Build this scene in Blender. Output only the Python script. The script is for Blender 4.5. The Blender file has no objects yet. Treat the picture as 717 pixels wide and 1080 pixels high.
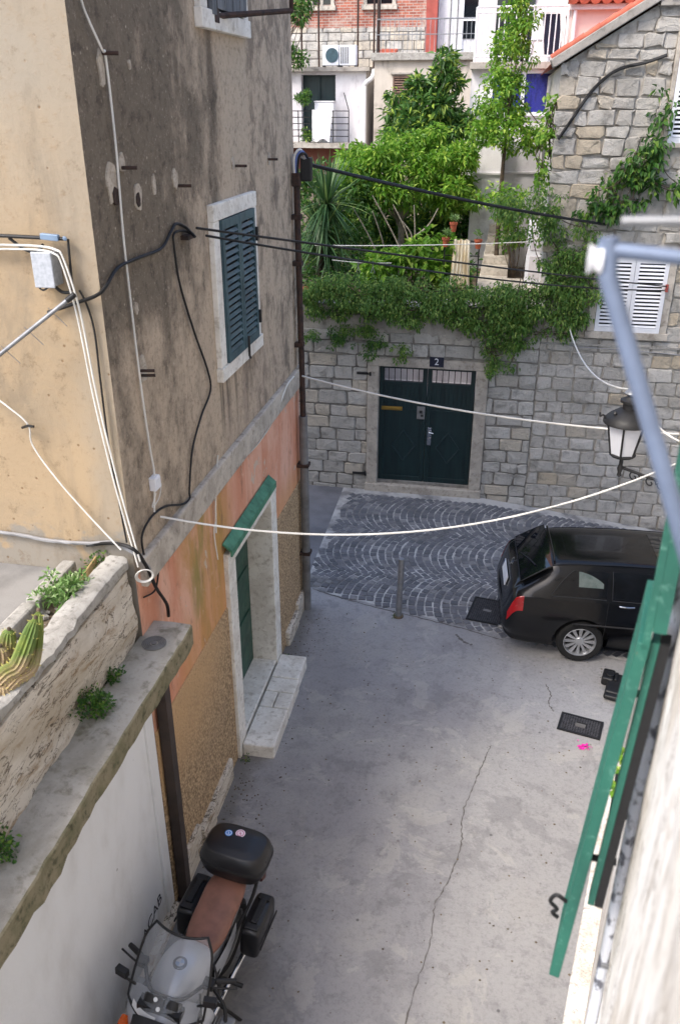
import bpy, bmesh, math, random
import numpy as np
from mathutils import Vector, Matrix, Euler
from math import sin, cos, pi, sqrt, atan2, tan
R = math.radians
random.seed(11)
rng = np.random.default_rng(11)
scene = bpy.context.scene
COL = scene.collection
CAMZ = 6.2
PITCH, YAW, FPX = R(25.9), R(10.6), 887.0

# ---- survey helpers: where a sight line of the photograph meets a real plane
def ray(u, v):
    X = (u - 358.5) / FPX; Y = -(v - 540) / FPX
    dz = -sin(PITCH) + Y * cos(PITCH); dy = cos(PITCH) + Y * sin(PITCH)
    return (X * cos(YAW) - dy * sin(YAW), X * sin(YAW) + dy * cos(YAW), dz)
def onx(u, v, x):
    r = ray(u, v); t = x / r[0]; return Vector((x, t * r[1], CAMZ + t * r[2]))
def ony(u, v, y):
    r = ray(u, v); t = y / r[1]; return Vector((t * r[0], y, CAMZ + t * r[2]))
def onz(u, v, z):
    r = ray(u, v); t = (z - CAMZ) / r[2]; return Vector((t * r[0], t * r[1], z))

def gz(x, y):
    s = min(max((y - 10.2) / 3.8, 0), 1)
    return -(0.2 * s + 0.12 * min(max(x, 0), 6) * s)

# ---- object helpers
BASE = {}
def tag(o, label=None, cat=None, group=None, kind=None):
    if label: o['label'] = label
    if cat: o['category'] = cat
    if group: o['group'] = group
    if kind: o['kind'] = kind
    return o
def thing(name, label, cat, loc=(0, 0, 0), rot=None, group=None, local=False):
    o = bpy.data.objects.new(name, None); COL.objects.link(o)
    o.empty_display_size = 0.1
    o.location = loc
    if rot: o.rotation_euler = rot
    BASE[o.name] = Vector((0, 0, 0)) if local else Vector(loc)
    return tag(o, label, cat, group)
def link(name, me, mat, parent=None, base=None):
    o = bpy.data.objects.new(name, me); COL.objects.link(o)
    for m in (mat if isinstance(mat, (list, tuple)) else [mat]): me.materials.append(m)
    if parent is not None:
        off = BASE[parent.name]; o.parent = parent
    else:
        off = Vector(base) if base is not None else Vector((0, 0, 0)); o.location = off
    if off.length > 0: me.transform(Matrix.Translation(-off))
    BASE[o.name] = off
    return o

def frames(pts):
    pts = [Vector(p) for p in pts]; T = []
    for i in range(len(pts)):
        a = pts[max(i - 1, 0)]; b = pts[min(i + 1, len(pts) - 1)]
        d = (b - a); T.append(d.normalized() if d.length > 1e-9 else Vector((0, 0, 1)))
    up = Vector((0, 0, 1)) if abs(T[0].z) < .9 else Vector((1, 0, 0))
    n = (up - T[0] * up.dot(T[0])).normalized(); out = []
    for t in T:
        n = (n - t * n.dot(t)); n = n.normalized() if n.length > 1e-6 else t.orthogonal().normalized()
        out.append((n.copy(), t.cross(n)))
    return pts, out
def spline(P, k=8):
    P = [Vector(p) for p in P]; out = []
    for i in range(len(P) - 1):
        a = P[max(i - 1, 0)]; b = P[i]; c = P[i + 1]; d = P[min(i + 2, len(P) - 1)]
        for j in range(k):
            t = j / k
            out.append(0.5 * ((2 * b) + (c - a) * t + (2 * a - 5 * b + 4 * c - d) * t * t + (3 * b - a - 3 * c + d) * t ** 3))
    out.append(P[-1]); return out
def sagline(a, b, sag, n=24):
    a, b = Vector(a), Vector(b)
    return [a.lerp(b, i / n) - Vector((0, 0, sag * 4 * (i / n) * (1 - i / n))) for i in range(n + 1)]

class MB:
    def __init__(s): s.v = []; s.f = []; s.m = []
    def add(s, V, F, m=0):
        o = len(s.v); s.v += [tuple(p) for p in V]; s.f += [tuple(i + o for i in f) for f in F]; s.m += [m] * len(F); return s
    def obox(s, o, u, v, w, m=0):
        o, u, v, w = map(Vector, (o, u, v, w))
        V = [o, o + u, o + u + v, o + v, o + w, o + u + w, o + u + v + w, o + v + w]
        F = [(0, 3, 2, 1), (4, 5, 6, 7), (0, 1, 5, 4), (1, 2, 6, 5), (2, 3, 7, 6), (3, 0, 4, 7)]
        if u.cross(v).dot(w) < 0: F = [f[::-1] for f in F]
        return s.add(V, F, m)
    def box(s, x0, x1, y0, y1, z0, z1, m=0):
        return s.obox((x0, y0, z0), (x1 - x0, 0, 0), (0, y1 - y0, 0), (0, 0, z1 - z0), m)
    def cbox(s, c, sz, rot=(0, 0, 0), m=0):
        E = Euler(rot).to_matrix(); c = Vector(c)
        u, v, w = (E @ Vector(a) for a in ((sz[0], 0, 0), (0, sz[1], 0), (0, 0, sz[2])))
        return s.obox(c - (u + v + w) / 2, u, v, w, m)
    def tube(s, pts, r, n=8, m=0, caps=True):
        pts, fr = frames(pts); k = len(pts); V = []; F = []
        for i, (p, (a, b)) in enumerate(zip(pts, fr)):
            rr = r[i] if isinstance(r, (list, tuple)) else r
            for j in range(n):
                t = 2 * pi * j / n; V.append(p + (a * cos(t) + b * sin(t)) * rr)
        for i in range(k - 1):
            for j in range(n):
                j2 = (j + 1) % n; F.append((i * n + j, i * n + j2, (i + 1) * n + j2, (i + 1) * n + j))
        if caps: F.append(tuple(range(n))[::-1]); F.append(tuple((k - 1) * n + j for j in range(n)))
        return s.add(V, F, m)
    def lathe(s, prof, M=Matrix(), n=24, m=0, caps=True):
        V = []; F = []; k = len(prof)
        for r, z in prof:
            for j in range(n):
                t = 2 * pi * j / n; V.append(M @ Vector((r * cos(t), r * sin(t), z)))
        for i in range(k - 1):
            for j in range(n):
                j2 = (j + 1) % n; F.append((i * n + j, i * n + j2, (i + 1) * n + j2, (i + 1) * n + j))
        if caps and prof[0][0] > 1e-5: F.append(tuple(range(n))[::-1])
        if caps and prof[-1][0] > 1e-5: F.append(tuple((k - 1) * n + j for j in range(n)))
        return s.add(V, F, m)
    def prism(s, poly, h, M=Matrix(), m=0):
        n = len(poly)
        V = [M @ Vector((p[0], p[1], 0)) for p in poly] + [M @ Vector((p[0], p[1], h)) for p in poly]
        F = [tuple(range(n))[::-1], tuple(range(n, 2 * n))] + [(i, (i + 1) % n, (i + 1) % n + n, i + n) for i in range(n)]
        return s.add(V, F, m)
    def grid(s, rows, closed=False, m=0, caps=False):
        k = len(rows); n = len(rows[0]); V = [p for r in rows for p in r]; F = []
        for i in range(k - 1):
            for j in range(n if closed else n - 1):
                j2 = (j + 1) % n; F.append((i * n + j, i * n + j2, (i + 1) * n + j2, (i + 1) * n + j))
        if caps: F.append(tuple(range(n))[::-1]); F.append(tuple((k - 1) * n + j for j in range(n)))
        return s.add(V, F, m)
    def mesh(s, name):
        me = bpy.data.meshes.new(name); me.from_pydata(s.v, [], s.f)
        if any(s.m): me.polygons.foreach_set('material_index', s.m)
        me.update(); return me
    def build(s, name, mat, parent=None, base=None, smooth=None, bevel=0, seg=2, fix=False):
        me = s.mesh(name)
        if fix:
            b = bmesh.new(); b.from_mesh(me); bmesh.ops.recalc_face_normals(b, faces=b.faces); b.to_mesh(me); b.free()
        if smooth:
            me.polygons.foreach_set('use_smooth', [True] * len(me.polygons)); me.set_sharp_from_angle(angle=R(smooth))
        o = link(name, me, mat, parent, base)
        if bevel:
            b = o.modifiers.new('bevel', 'BEVEL'); b.width = bevel; b.segments = seg; b.limit_method = 'ANGLE'; b.angle_limit = R(40)
        return o

def text_mesh(txt, size, M, depth=.002, name='text'):
    cu = bpy.data.curves.new(name, 'FONT'); cu.body = txt; cu.size = size; cu.extrude = depth; cu.align_x = 'CENTER'; cu.align_y = 'CENTER'
    o = bpy.data.objects.new(name, cu); COL.objects.link(o)
    dg = bpy.context.evaluated_depsgraph_get(); me = bpy.data.meshes.new_from_object(o.evaluated_get(dg))
    bpy.data.objects.remove(o); bpy.data.curves.remove(cu)
    me.transform(M); return me
def basis(o, x, y, z):
    M = Matrix.Identity(4)
    for i, a in enumerate((x, y, z)):
        a = Vector(a).normalized()
        for j in range(3): M[j][i] = a[j]
    for j in range(3): M[j][3] = Vector(o)[j]
    return M
FX = lambda o: basis(o, (0, 1, 0), (0, 0, 1), (1, 0, 0))      # plane facing +X
FY = lambda o: basis(o, (1, 0, 0), (0, 0, 1), (0, -1, 0))     # plane facing -Y

# ---- materials
def lin(c):
    return tuple(((x / 255) / 12.92 if x / 255 <= .04045 else ((x / 255 + .055) / 1.055) ** 2.4) for x in c) + (1,)
class NT:
    def __init__(s, name):
        s.mat = bpy.data.materials.new(name); s.mat.use_nodes = True; s.t = s.mat.node_tree; s.t.nodes.clear()
        s.out = s.n('ShaderNodeOutputMaterial'); s.p = s.n('ShaderNodeBsdfPrincipled'); s.l(s.p.outputs[0], s.out.inputs[0])
        s.geo = None
    def n(s, t, **k):
        x = s.t.nodes.new(t)
        for a, b in k.items(): setattr(x, a, b)
        return x
    def l(s, a, b): s.t.links.new(a, b)
    def set(s, sock, v):
        if isinstance(v, bpy.types.NodeSocket): s.l(v, sock)
        else: sock.default_value = v
    def pos(s):
        if not s.geo: s.geo = s.n('ShaderNodeNewGeometry').outputs['Position']
        return s.geo
    def xyz(s):
        x = s.n('ShaderNodeSeparateXYZ'); s.l(s.pos(), x.inputs[0]); return x.outputs
    def map(s, sc=(1, 1, 1), rot=(0, 0, 0), loc=(0, 0, 0)):
        m = s.n('ShaderNodeMapping'); s.l(s.pos(), m.inputs[0]); m.inputs['Scale'].default_value = sc; m.inputs['Rotation'].default_value = rot; m.inputs['Location'].default_value = loc
        return m.outputs[0]
    def noise(s, scale, detail=5, rough=.55, vec=None, dist=0):
        x = s.n('ShaderNodeTexNoise'); s.l(vec if vec is not None else s.pos(), x.inputs['Vector'])
        x.inputs['Scale'].default_value = scale; x.inputs['Detail'].default_value = detail; x.inputs['Roughness'].default_value = rough; x.inputs['Distortion'].default_value = dist
        return x.outputs['Fac']
    def voro(s, scale, feature='F1', vec=None):
        x = s.n('ShaderNodeTexVoronoi', feature=feature); s.l(vec if vec is not None else s.pos(), x.inputs['Vector']); x.inputs['Scale'].default_value = scale
        return x.outputs['Distance']
    def ramp(s, fac, lo, hi):
        x = s.n('ShaderNodeMapRange', interpolation_type='SMOOTHSTEP'); s.set(x.inputs['Value'], fac); x.inputs['From Min'].default_value = lo; x.inputs['From Max'].default_value = hi
        return x.outputs['Result']
    def lerp(s, fac, lo, hi, a, b):
        x = s.n('ShaderNodeMapRange'); s.set(x.inputs['Value'], fac)
        for k, v in (('From Min', lo), ('From Max', hi), ('To Min', a), ('To Max', b)): x.inputs[k].default_value = v
        return x.outputs['Result']
    def math(s, op, a, b=0.0):
        x = s.n('ShaderNodeMath', operation=op); s.set(x.inputs[0], a); s.set(x.inputs[1], b); return x.outputs[0]
    def mix(s, fac, a, b, blend='MIX'):
        x = s.n('ShaderNodeMix', data_type='RGBA', blend_type=blend)
        s.set(x.inputs[0], fac); s.set(x.inputs[6], a); s.set(x.inputs[7], b); return x.outputs[2]
    def bump(s, h, strength=.3, dist=.01):
        x = s.n('ShaderNodeBump'); x.inputs['Strength'].default_value = strength; x.inputs['Distance'].default_value = dist; s.set(x.inputs['Height'], h)
        s.l(x.outputs[0], s.p.inputs['Normal']); return x
    def fin(s, col, rough=.8, metal=0, spec=None, coat=0):
        s.set(s.p.inputs['Base Color'], col); s.set(s.p.inputs['Roughness'], rough); s.p.inputs['Metallic'].default_value = metal
        if spec is not None: s.p.inputs['Specular IOR Level'].default_value = spec
        if coat: s.p.inputs['Coat Weight'].default_value = coat; s.p.inputs['Coat Roughness'].default_value = .03
        return s.mat
def simple(name, c, rough=.6, metal=0, var=.25, vs=6, bump=0, bs=60, spec=None, coat=0, c2=None, lo=.35, hi=.7, stretch=None):
    t = NT(name); a = lin(c)
    b = lin(c2) if c2 else tuple(x * (1 - var) for x in a[:3]) + (1,)
    vec = t.map(stretch) if stretch else None
    n = t.noise(vs, 7, .6, vec); col = t.mix(t.ramp(n, lo, hi), a, b)
    r = t.lerp(t.noise(vs * 2.3, 4), .2, .8, max(rough - .1, .02), min(rough + .12, 1))
    if bump: t.bump(t.noise(bs, 5, .6), bump)
    return t.fin(col, r, metal, spec, coat)

def mat_facade():
    t = NT('stained_grey_plaster'); x, y, z = t.xyz()
    s = t.noise(1.5, 9, .68, t.map((1, 1, .38)), .3); s2 = t.noise(5.5, 8, .7, t.map((1, 1, .5), loc=(3, 1, 0)), .2)
    g = t.noise(20, 8, .75); g2 = t.noise(48, 6, .7)
    nb = t.noise(.9, 4)
    bl = t.noise(2.6, 7, .62, t.map((1, 1, .7), loc=(5, 1, 2)), .3)
    upz = t.ramp(t.math('ADD', z, t.math('MULTIPLY', nb, 1.2)), 4.9, 6.1)
    bias = t.math('ADD', t.lerp(t.math('ADD', y, t.math('MULTIPLY', nb, 1.6)), 6.3, 8.0, .02, -.05), t.math('MULTIPLY', upz, t.lerp(t.math('ADD', y, t.math('MULTIPLY', nb, 1.2)), 6.6, 8.0, .17, .0)))
    m = t.math('ADD', t.math('ADD', t.math('MULTIPLY', s, .30), t.math('ADD', t.math('MULTIPLY', s2, .25), t.math('MULTIPLY', bl, .45))), bias)
    col = t.mix(t.ramp(m, .46, .66), lin((197, 179, 158)), lin((124, 114, 101)))
    b2 = t.noise(3.8, 8, .7, t.map((1, 1, .75), loc=(8, 3, 1)), .5); col = t.mix(t.math('MULTIPLY', t.math('MULTIPLY', t.ramp(b2, .47, .60), t.ramp(y, 6.6, 8.2)), .6), col, lin((92, 83, 76)))
    # washed plaster panel under the upper window
    e = t.math('MULTIPLY', t.math('SUBTRACT', t.noise(4, 4), .5), .12)
    yy = t.math('ADD', y, e)
    pm = t.math('MULTIPLY', t.math('MULTIPLY', t.ramp(yy, 7.12, 7.3), t.ramp(yy, 7.97, 7.92)), t.math('MULTIPLY', t.ramp(z, 5.5, 5.75), t.ramp(z, 6.72, 6.69)))
    col = t.mix(t.math('MULTIPLY', pm, .85), col, lin((196, 180, 160)))
    st = t.math('MULTIPLY', t.ramp(yy, 6.85, 6.95), t.ramp(yy, 7.12, 7.0)); st = t.math('MULTIPLY', st, t.ramp(z, 5.6, 6.5))
    col = t.mix(t.math('MULTIPLY', st, .7), col, lin((66, 60, 54)))
    # pinkish repaired strip beneath the shuttered window
    pm2 = t.math('MULTIPLY', t.math('MULTIPLY', t.ramp(yy, 6.7, 6.85), t.ramp(yy, 9.2, 8.9)), t.ramp(z, 4.06, 3.9))
    col = t.mix(t.math('MULTIPLY', pm2, t.math('MULTIPLY', t.ramp(t.noise(3, 6, .6, t.map((1, 2.2, .3))), .4, .7), .7)), col, lin((176, 158, 143)))
    col = t.mix(t.ramp(g, .45, .75), col, lin((70, 62, 55)), 'MIX') if False else t.mix(t.math('MULTIPLY', t.ramp(g, .50, .66), .42), col, lin((92, 83, 75)))
    col = t.mix(t.math('MULTIPLY', t.ramp(g2, .55, .70), .5), col, lin((198, 184, 166)))
    sp = t.noise(9, 10, .85, t.map((1, 1, .9), loc=(2, 3, 4))); k = t.math('MULTIPLY', t.ramp(m, .42, .62), .62)
    col = t.mix(t.math('MULTIPLY', t.ramp(sp, .50, .60), k), col, lin((74, 66, 60)))
    sp2 = t.noise(13, 10, .85, t.map((1, 1, .8), loc=(6, 3, 4))); col = t.mix(t.math('MULTIPLY', t.ramp(sp2, .52, .62), .4), col, lin((98, 88, 79)))
    fl = t.voro(16, vec=t.map((1, 1, .8))); col = t.mix(t.math('MULTIPLY', t.math('MULTIPLY', t.ramp(fl, .13, .08), t.ramp(t.noise(3, 5), .45, .6)), .75), col, lin((208, 196, 178)))
    drip = t.math('MULTIPLY', t.math('MULTIPLY', t.ramp(t.noise(9, 6, .6, t.map((1, 1, .05))), .52, .66), t.math('MULTIPLY', t.ramp(y, 6.6, 6.8), t.ramp(y, 8.05, 7.9))), t.math('MULTIPLY', t.ramp(z, 3.3, 3.9), t.ramp(z, 4.06, 4.03)))
    col = t.mix(t.math('MULTIPLY', drip, .7), col, lin((84, 76, 68)))
    t.bump(t.math('ADD', t.math('ADD', g, sp), t.math('MULTIPLY', g2, .5)), .75, .018)
    return t.fin(col, .95, spec=.2)
def mat_front():
    t = NT('ochre_grain_plaster'); x, y, z = t.xyz()
    s = t.noise(1.3, 8, .62, None, .3); g = t.noise(24, 8, .72); pits = t.voro(9)
    zz = t.math('ADD', z, t.math('MULTIPLY', t.math('SUBTRACT', t.noise(1.1, 5), .5), 2.2))
    col = t.mix(t.ramp(zz, 5.3, 6.4), lin((166, 146, 119)), lin((152, 143, 129)))
    col = t.mix(t.math('MULTIPLY', t.ramp(s, .48, .72), .75), col, lin((150, 136, 116)))
    cx = t.math('ADD', x, t.math('MULTIPLY', t.math('SUBTRACT', t.noise(2.2, 6), .5), .35))
    col = t.mix(t.math('MULTIPLY', t.ramp(cx, -2.62, -2.42), .8), col, lin((152, 141, 125)))
    zc = t.math('ADD', z, t.math('MULTIPLY', t.noise(2.4, 6, .6, t.map((1, 1, 1), loc=(7, 2, 3))), -1.3))
    cem = t.math('MULTIPLY', t.ramp(zc, 2.84, 2.76), .85)
    col = t.mix(cem, col, lin((138, 134, 127)))
    col = t.mix(t.math('MULTIPLY', t.ramp(pits, .10, .05), .7), col, lin((110, 84, 58)))
    col = t.mix(t.math('MULTIPLY', t.ramp(g, .52, .72), .4), col, lin((140, 116, 88)))
    stn = t.noise(2.0, 8, .7, t.map((1, 1, .3), loc=(1, 1, 6)), .4); col = t.mix(t.math('MULTIPLY', t.ramp(stn, .5, .68), .6), col, lin((122, 112, 98)))
    sp = t.noise(8, 10, .82); col = t.mix(t.math('MULTIPLY', t.ramp(sp, .54, .64), .45), col, lin((112, 96, 76)))
    t.bump(t.math('ADD', g, t.math('MULTIPLY', t.ramp(pits, .12, .04), -.6)), .4, .01)
    return t.fin(col, .93, spec=.2)
def mat_pink():
    t = NT('salmon_and_ochre_limewash'); x, y, z = t.xyz()
    s = t.noise(2.2, 8, .65, t.map((1, 1, .28)), .5); s2 = t.noise(1.0, 6, .6, t.map((1, 1, .4), loc=(4, 4, 4)))
    col = t.mix(t.ramp(s, .36, .66), lin((222, 176, 154)), lin((206, 142, 114)))
    w = t.math('ADD', y, t.math('MULTIPLY', t.math('SUBTRACT', s2, .5), 1.1))
    och = t.math('MULTIPLY', t.ramp(w, 5.15, 5.7), t.ramp(w, 6.9, 6.35))
    col = t.mix(t.math('MULTIPLY', och, t.ramp(s, .3, .6)), col, lin((186, 146, 88)))
    och2 = t.math('MULTIPLY', t.ramp(w, 5.5, 5.8), t.ramp(w, 6.3, 6.0))
    col = t.mix(t.math('MULTIPLY', och2, t.ramp(t.noise(4, 7, .6, t.map((1, 1, .3))), .45, .66)), col, lin((152, 136, 84)))
    low = t.math('MULTIPLY', t.ramp(t.math('ADD', z, t.math('MULTIPLY', s2, .8)), 2.75, 2.35), t.ramp(y, 5.0, 5.5))
    col = t.mix(t.math('MULTIPLY', low, .6), col, lin((204, 150, 100)))
    col = t.mix(t.math('MULTIPLY', t.ramp(t.noise(3.2, 8, .7, t.map((1, 1, .3), loc=(1, 9, 2))), .58, .72), .75), col, lin((120, 96, 82)))
    pale = t.math('MULTIPLY', t.ramp(t.noise(6, 8, .65, None, .4), .6, .72), .55)
    col = t.mix(pale, col, lin((222, 190, 168)))
    sp = t.noise(12, 10, .8, t.map((1, 1, .5))); col = t.mix(t.math('MULTIPLY', t.ramp(sp, .54, .64), .4), col, lin((134, 100, 84)))
    bare = t.noise(2.6, 8, .7, t.map((1, 1, .7), loc=(3, 3, 9))); col = t.mix(t.math('MULTIPLY', t.ramp(bare, .62, .645), .8), col, lin((196, 184, 168)))
    t.bump(t.math('ADD', sp, t.noise(60, 5, .6)), .4, .01)
    return t.fin(col, .93, spec=.2)
def mat_dado():
    t = NT('pebble_dash_render'); x, y, z = t.xyz()
    p = t.voro(42); p2 = t.noise(36, 7, .75); s = t.noise(1.6, 6, .6)
    col = t.mix(t.ramp(p, .2, .75), lin((206, 178, 142)), lin((146, 124, 98)))
    w = t.math('ADD', y, t.math('MULTIPLY', s, 1.2))
    col = t.mix(t.math('MULTIPLY', t.ramp(t.math('ADD', z, t.math('MULTIPLY', s, 1.0)), 1.3, 2.2), t.ramp(w, 7.2, 6.2)), col, lin((198, 164, 124)))
    col = t.mix(t.math('MULTIPLY', t.ramp(p2, .52, .7), .6), col, lin((104, 84, 66)))
    col = t.mix(t.math('MULTIPLY', t.ramp(s, .5, .75), .4), col, lin((150, 130, 108)))
    t.bump(t.math('ADD', p, p2), .8, .012)
    return t.fin(col, .95, spec=.2)
def mat_ground():
    t = NT('worn_grey_concrete'); x, y, z = t.xyz()
    a = t.noise(.55, 6, .6); b = t.noise(3.1, 8, .65); c = t.noise(26, 8, .75); d = t.noise(9, 7, .72); e = t.noise(200, 3, .6)
    col = t.mix(t.ramp(a, .38, .66), lin((138, 137, 140)), lin((152, 151, 151)))
    col = t.mix(t.math('MULTIPLY', t.ramp(b, .47, .70), .55), col, lin((118, 117, 120)))
    # newer pale strip beside the long crack
    line = t.math('SUBTRACT', x, t.math('ADD', t.math('MULTIPLY', y, .138), -.80))
    wob = t.math('MULTIPLY', t.math('SUBTRACT', t.noise(1.3, 7, .6), .5), .5)
    lm = t.ramp(t.math('ADD', line, wob), -.03, .12)
    far = t.ramp(t.math('ADD', y, t.math('MULTIPLY', wob, 4)), 7.4, 9.3)
    pale = t.math('MAXIMUM', lm, t.math('MULTIPLY', far, .75))
    col = t.mix(t.math('MULTIPLY', pale, .62), col, lin((156, 155, 155)))
    pat = t.math('MULTIPLY', t.ramp(t.noise(1.1, 6, .55, None, .6), .56, .61), .45)
    col = t.mix(pat, col, lin((152, 150, 148)))
    col = t.mix(t.math('MULTIPLY', t.ramp(d, .6, .75), .4), col, lin((86, 84, 85)))
    sp = t.voro(2.6); col = t.mix(t.math('MULTIPLY', t.ramp(sp, .05, .025), .75), col, lin((58, 56, 58)))
    sp = t.voro(6.5); col = t.mix(t.math('MULTIPLY', t.ramp(sp, .07, .04), .5), col, lin((70, 68, 70)))
    col = t.mix(t.math('MULTIPLY', t.ramp(c, .48, .66), .36), col, lin((104, 103, 106)))
    col = t.mix(t.math('MULTIPLY', t.ramp(e, .58, .72), .4), col, lin((196, 193, 188)))
    f = t.noise(5.5, 11, .82, None, .2); col = t.mix(t.math('MULTIPLY', t.ramp(f, .52, .60), .32), col, lin((98, 97, 100)))
    q = t.noise(1.7, 9, .7, t.map((1, 1, 1), loc=(9, 2, 0)), .7); col = t.mix(t.math('MULTIPLY', t.ramp(q, .56, .585), .34), col, lin((172, 169, 164)))
    q2 = t.noise(.9, 9, .72, t.map((1, 1, 1), loc=(3, 8, 0)), .4); col = t.mix(t.math('MULTIPLY', t.ramp(q2, .565, .60), .38), col, lin((112, 111, 114)))
    wd = t.math('ADD', x, t.math('MULTIPLY', t.noise(3.5, 8, .7), -.55)); dirt = t.math('MULTIPLY', t.ramp(wd, -2.22, -2.52), t.ramp(y, 9.7, 9.4)); col = t.mix(t.math('MULTIPLY', dirt, .65), col, lin((92, 88, 82)))
    blot = t.n('ShaderNodeVectorMath', operation='DISTANCE'); t.l(t.pos(), blot.inputs[0]); blot.inputs[1].default_value = (-1.5, 3.9, 0); col = t.mix(t.math('MULTIPLY', t.ramp(t.math('ADD', blot.outputs['Value'], t.math('MULTIPLY', f, .9)), 1.05, .75), .45), col, lin((70, 68, 68)))  # ground coloured darker in a ragged round blot beside the motorcycle
    t.bump(t.math('ADD', t.math('ADD', c, f), t.math('MULTIPLY', b, 2.0)), .5, .010)
    return t.fin(col, t.lerp(b, .3, .7, .65, .9), spec=.35)
def mat_stone(name, c1, c2, c3, dirt=(70, 66, 60), moss=0):
    t = NT(name); g = t.noise(22, 8, .7); s = t.noise(1.1, 6, .6); p = t.noise(5, 7, .65, None, .4)
    at = t.n('ShaderNodeAttribute', attribute_name='Col'); sep = t.n('ShaderNodeSeparateColor'); t.l(at.outputs['Color'], sep.inputs[0])
    col = t.mix(sep.outputs[0], lin(c1), lin(c2)); col = t.mix(t.ramp(sep.outputs[1], .75, .95), col, lin(c3))
    col = t.mix(t.math('MULTIPLY', t.ramp(p, .48, .7), .55), col, lin(dirt))
    col = t.mix(t.math('MULTIPLY', t.ramp(g, .55, .75), .5), col, lin(dirt))
    col = t.mix(t.math('MULTIPLY', t.ramp(s, .52, .75), .45), col, lin((118, 116, 112)))
    t.bump(t.math('ADD', t.math('ADD', g, p), t.noise(60, 5, .7)), .9, .03)
    return t.fin(col, .92, spec=.25)
def mat_leaf(name, c1, c2, c3, trans=.35):
    t = NT(name); at = t.n('ShaderNodeAttribute', attribute_name='Col'); sep = t.n('ShaderNodeSeparateColor'); t.l(at.outputs['Color'], sep.inputs[0])
    col = t.mix(sep.outputs[0], lin(c1), lin(c2)); col = t.mix(t.ramp(sep.outputs[1], .7, .95), col, lin(c3))
    t.fin(col, .45, spec=.4)
    tr = t.n('ShaderNodeBsdfTranslucent'); t.l(col, tr.inputs[0])
    mx = t.n('ShaderNodeMixShader'); mx.inputs[0].default_value = trans
    t.l(t.p.outputs[0], mx.inputs[1]); t.l(tr.outputs[0], mx.inputs[2]); t.l(mx.outputs[0], t.out.inputs[0])
    return t.mat
def mat_glass(name, tint=(20, 24, 30), alpha=.75, rough=.05):
    t = NT(name); t.fin(t.mix(t.noise(8, 3), lin(tint), lin(tuple(min(255, c + 6) for c in tint))), rough, spec=.6)
    tr = t.n('ShaderNodeBsdfTransparent'); mx = t.n('ShaderNodeMixShader'); mx.inputs[0].default_value = alpha
    t.l(tr.outputs[0], mx.inputs[1]); t.l(t.p.outputs[0], mx.inputs[2]); t.l(mx.outputs[0], t.out.inputs[0]); return t.mat
def mat_brick():
    t = NT('old_brickwork'); m = t.map((1, 1, 1), (R(90), 0, 0))
    b = t.n('ShaderNodeTexBrick'); t.l(m, b.inputs['Vector']); b.inputs['Scale'].default_value = 1.0
    b.inputs['Brick Width'].default_value = .26; b.inputs['Row Height'].default_value = .085; b.inputs['Mortar Size'].default_value = .012
    b.inputs['Color1'].default_value = lin((176, 104, 84)); b.inputs['Color2'].default_value = lin((138, 78, 66)); b.inputs['Mortar'].default_value = lin((170, 156, 146))
    n = t.noise(1.4, 7, .65); col = t.mix(t.math('MULTIPLY', t.ramp(n, .45, .66), .8), b.outputs['Color'], lin((178, 166, 156)))
    col = t.mix(t.math('MULTIPLY', t.ramp(t.noise(7, 6), .5, .7), .5), col, lin((110, 66, 56)))
    t.bump(b.outputs['Fac'], -.4, .02); return t.fin(col, .9)
def mat_white_wall():
    t = NT('stained_white_render'); x, y, z = t.xyz()
    a = t.noise(1.6, 7, .6, t.map((1, 1, .5))); g = t.noise(40, 5, .6); f = t.noise(7, 6, .65, t.map((1, 1, .25)))
    col = t.mix(t.ramp(a, .4, .7), lin((226, 228, 231)), lin((204, 204, 204)))
    zz = t.math('ADD', z, t.math('MULTIPLY', t.math('SUBTRACT', f, .5), .8))
    col = t.mix(t.math('MULTIPLY', t.ramp(zz, .55, .02), .6), col, lin((150, 145, 136)))
    col = t.mix(t.math('MULTIPLY', t.ramp(zz, 2.25, 2.65), .4), col, lin((166, 160, 146)))
    sp = t.voro(3.4); col = t.mix(t.math('MULTIPLY', t.ramp(sp, .05, .02), .6), col, lin((90, 84, 76)))
    t.bump(t.math('ADD', g, t.math('MULTIPLY', a, 2)), .2, .01); return t.fin(col, .85)
def mat_near_wall():
    t = NT('rough_white_limestone'); a = t.noise(2.2, 8, .6, t.map((1.5, 1.5, .5)), .6); g = t.noise(18, 7, .68, t.map((1.4, 1.4, .4)), .3); cr = t.noise(3.5, 6, .7, t.map((2, 2, .3)), 1.2)
    col = t.mix(t.ramp(a, .4, .7), lin((226, 224, 220)), lin((198, 190, 178)))
    col = t.mix(t.math('MULTIPLY', t.ramp(g, .5, .66), .6), col, lin((160, 149, 136)))
    d = t.math('ABSOLUTE', t.math('SUBTRACT', cr, .5)); col = t.mix(t.math('MULTIPLY', t.ramp(d, .016, .002), .7), col, lin((120, 108, 96)))
    t.bump(t.math('ADD', g, a), .6, .008); return t.fin(col, .9)
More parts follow.
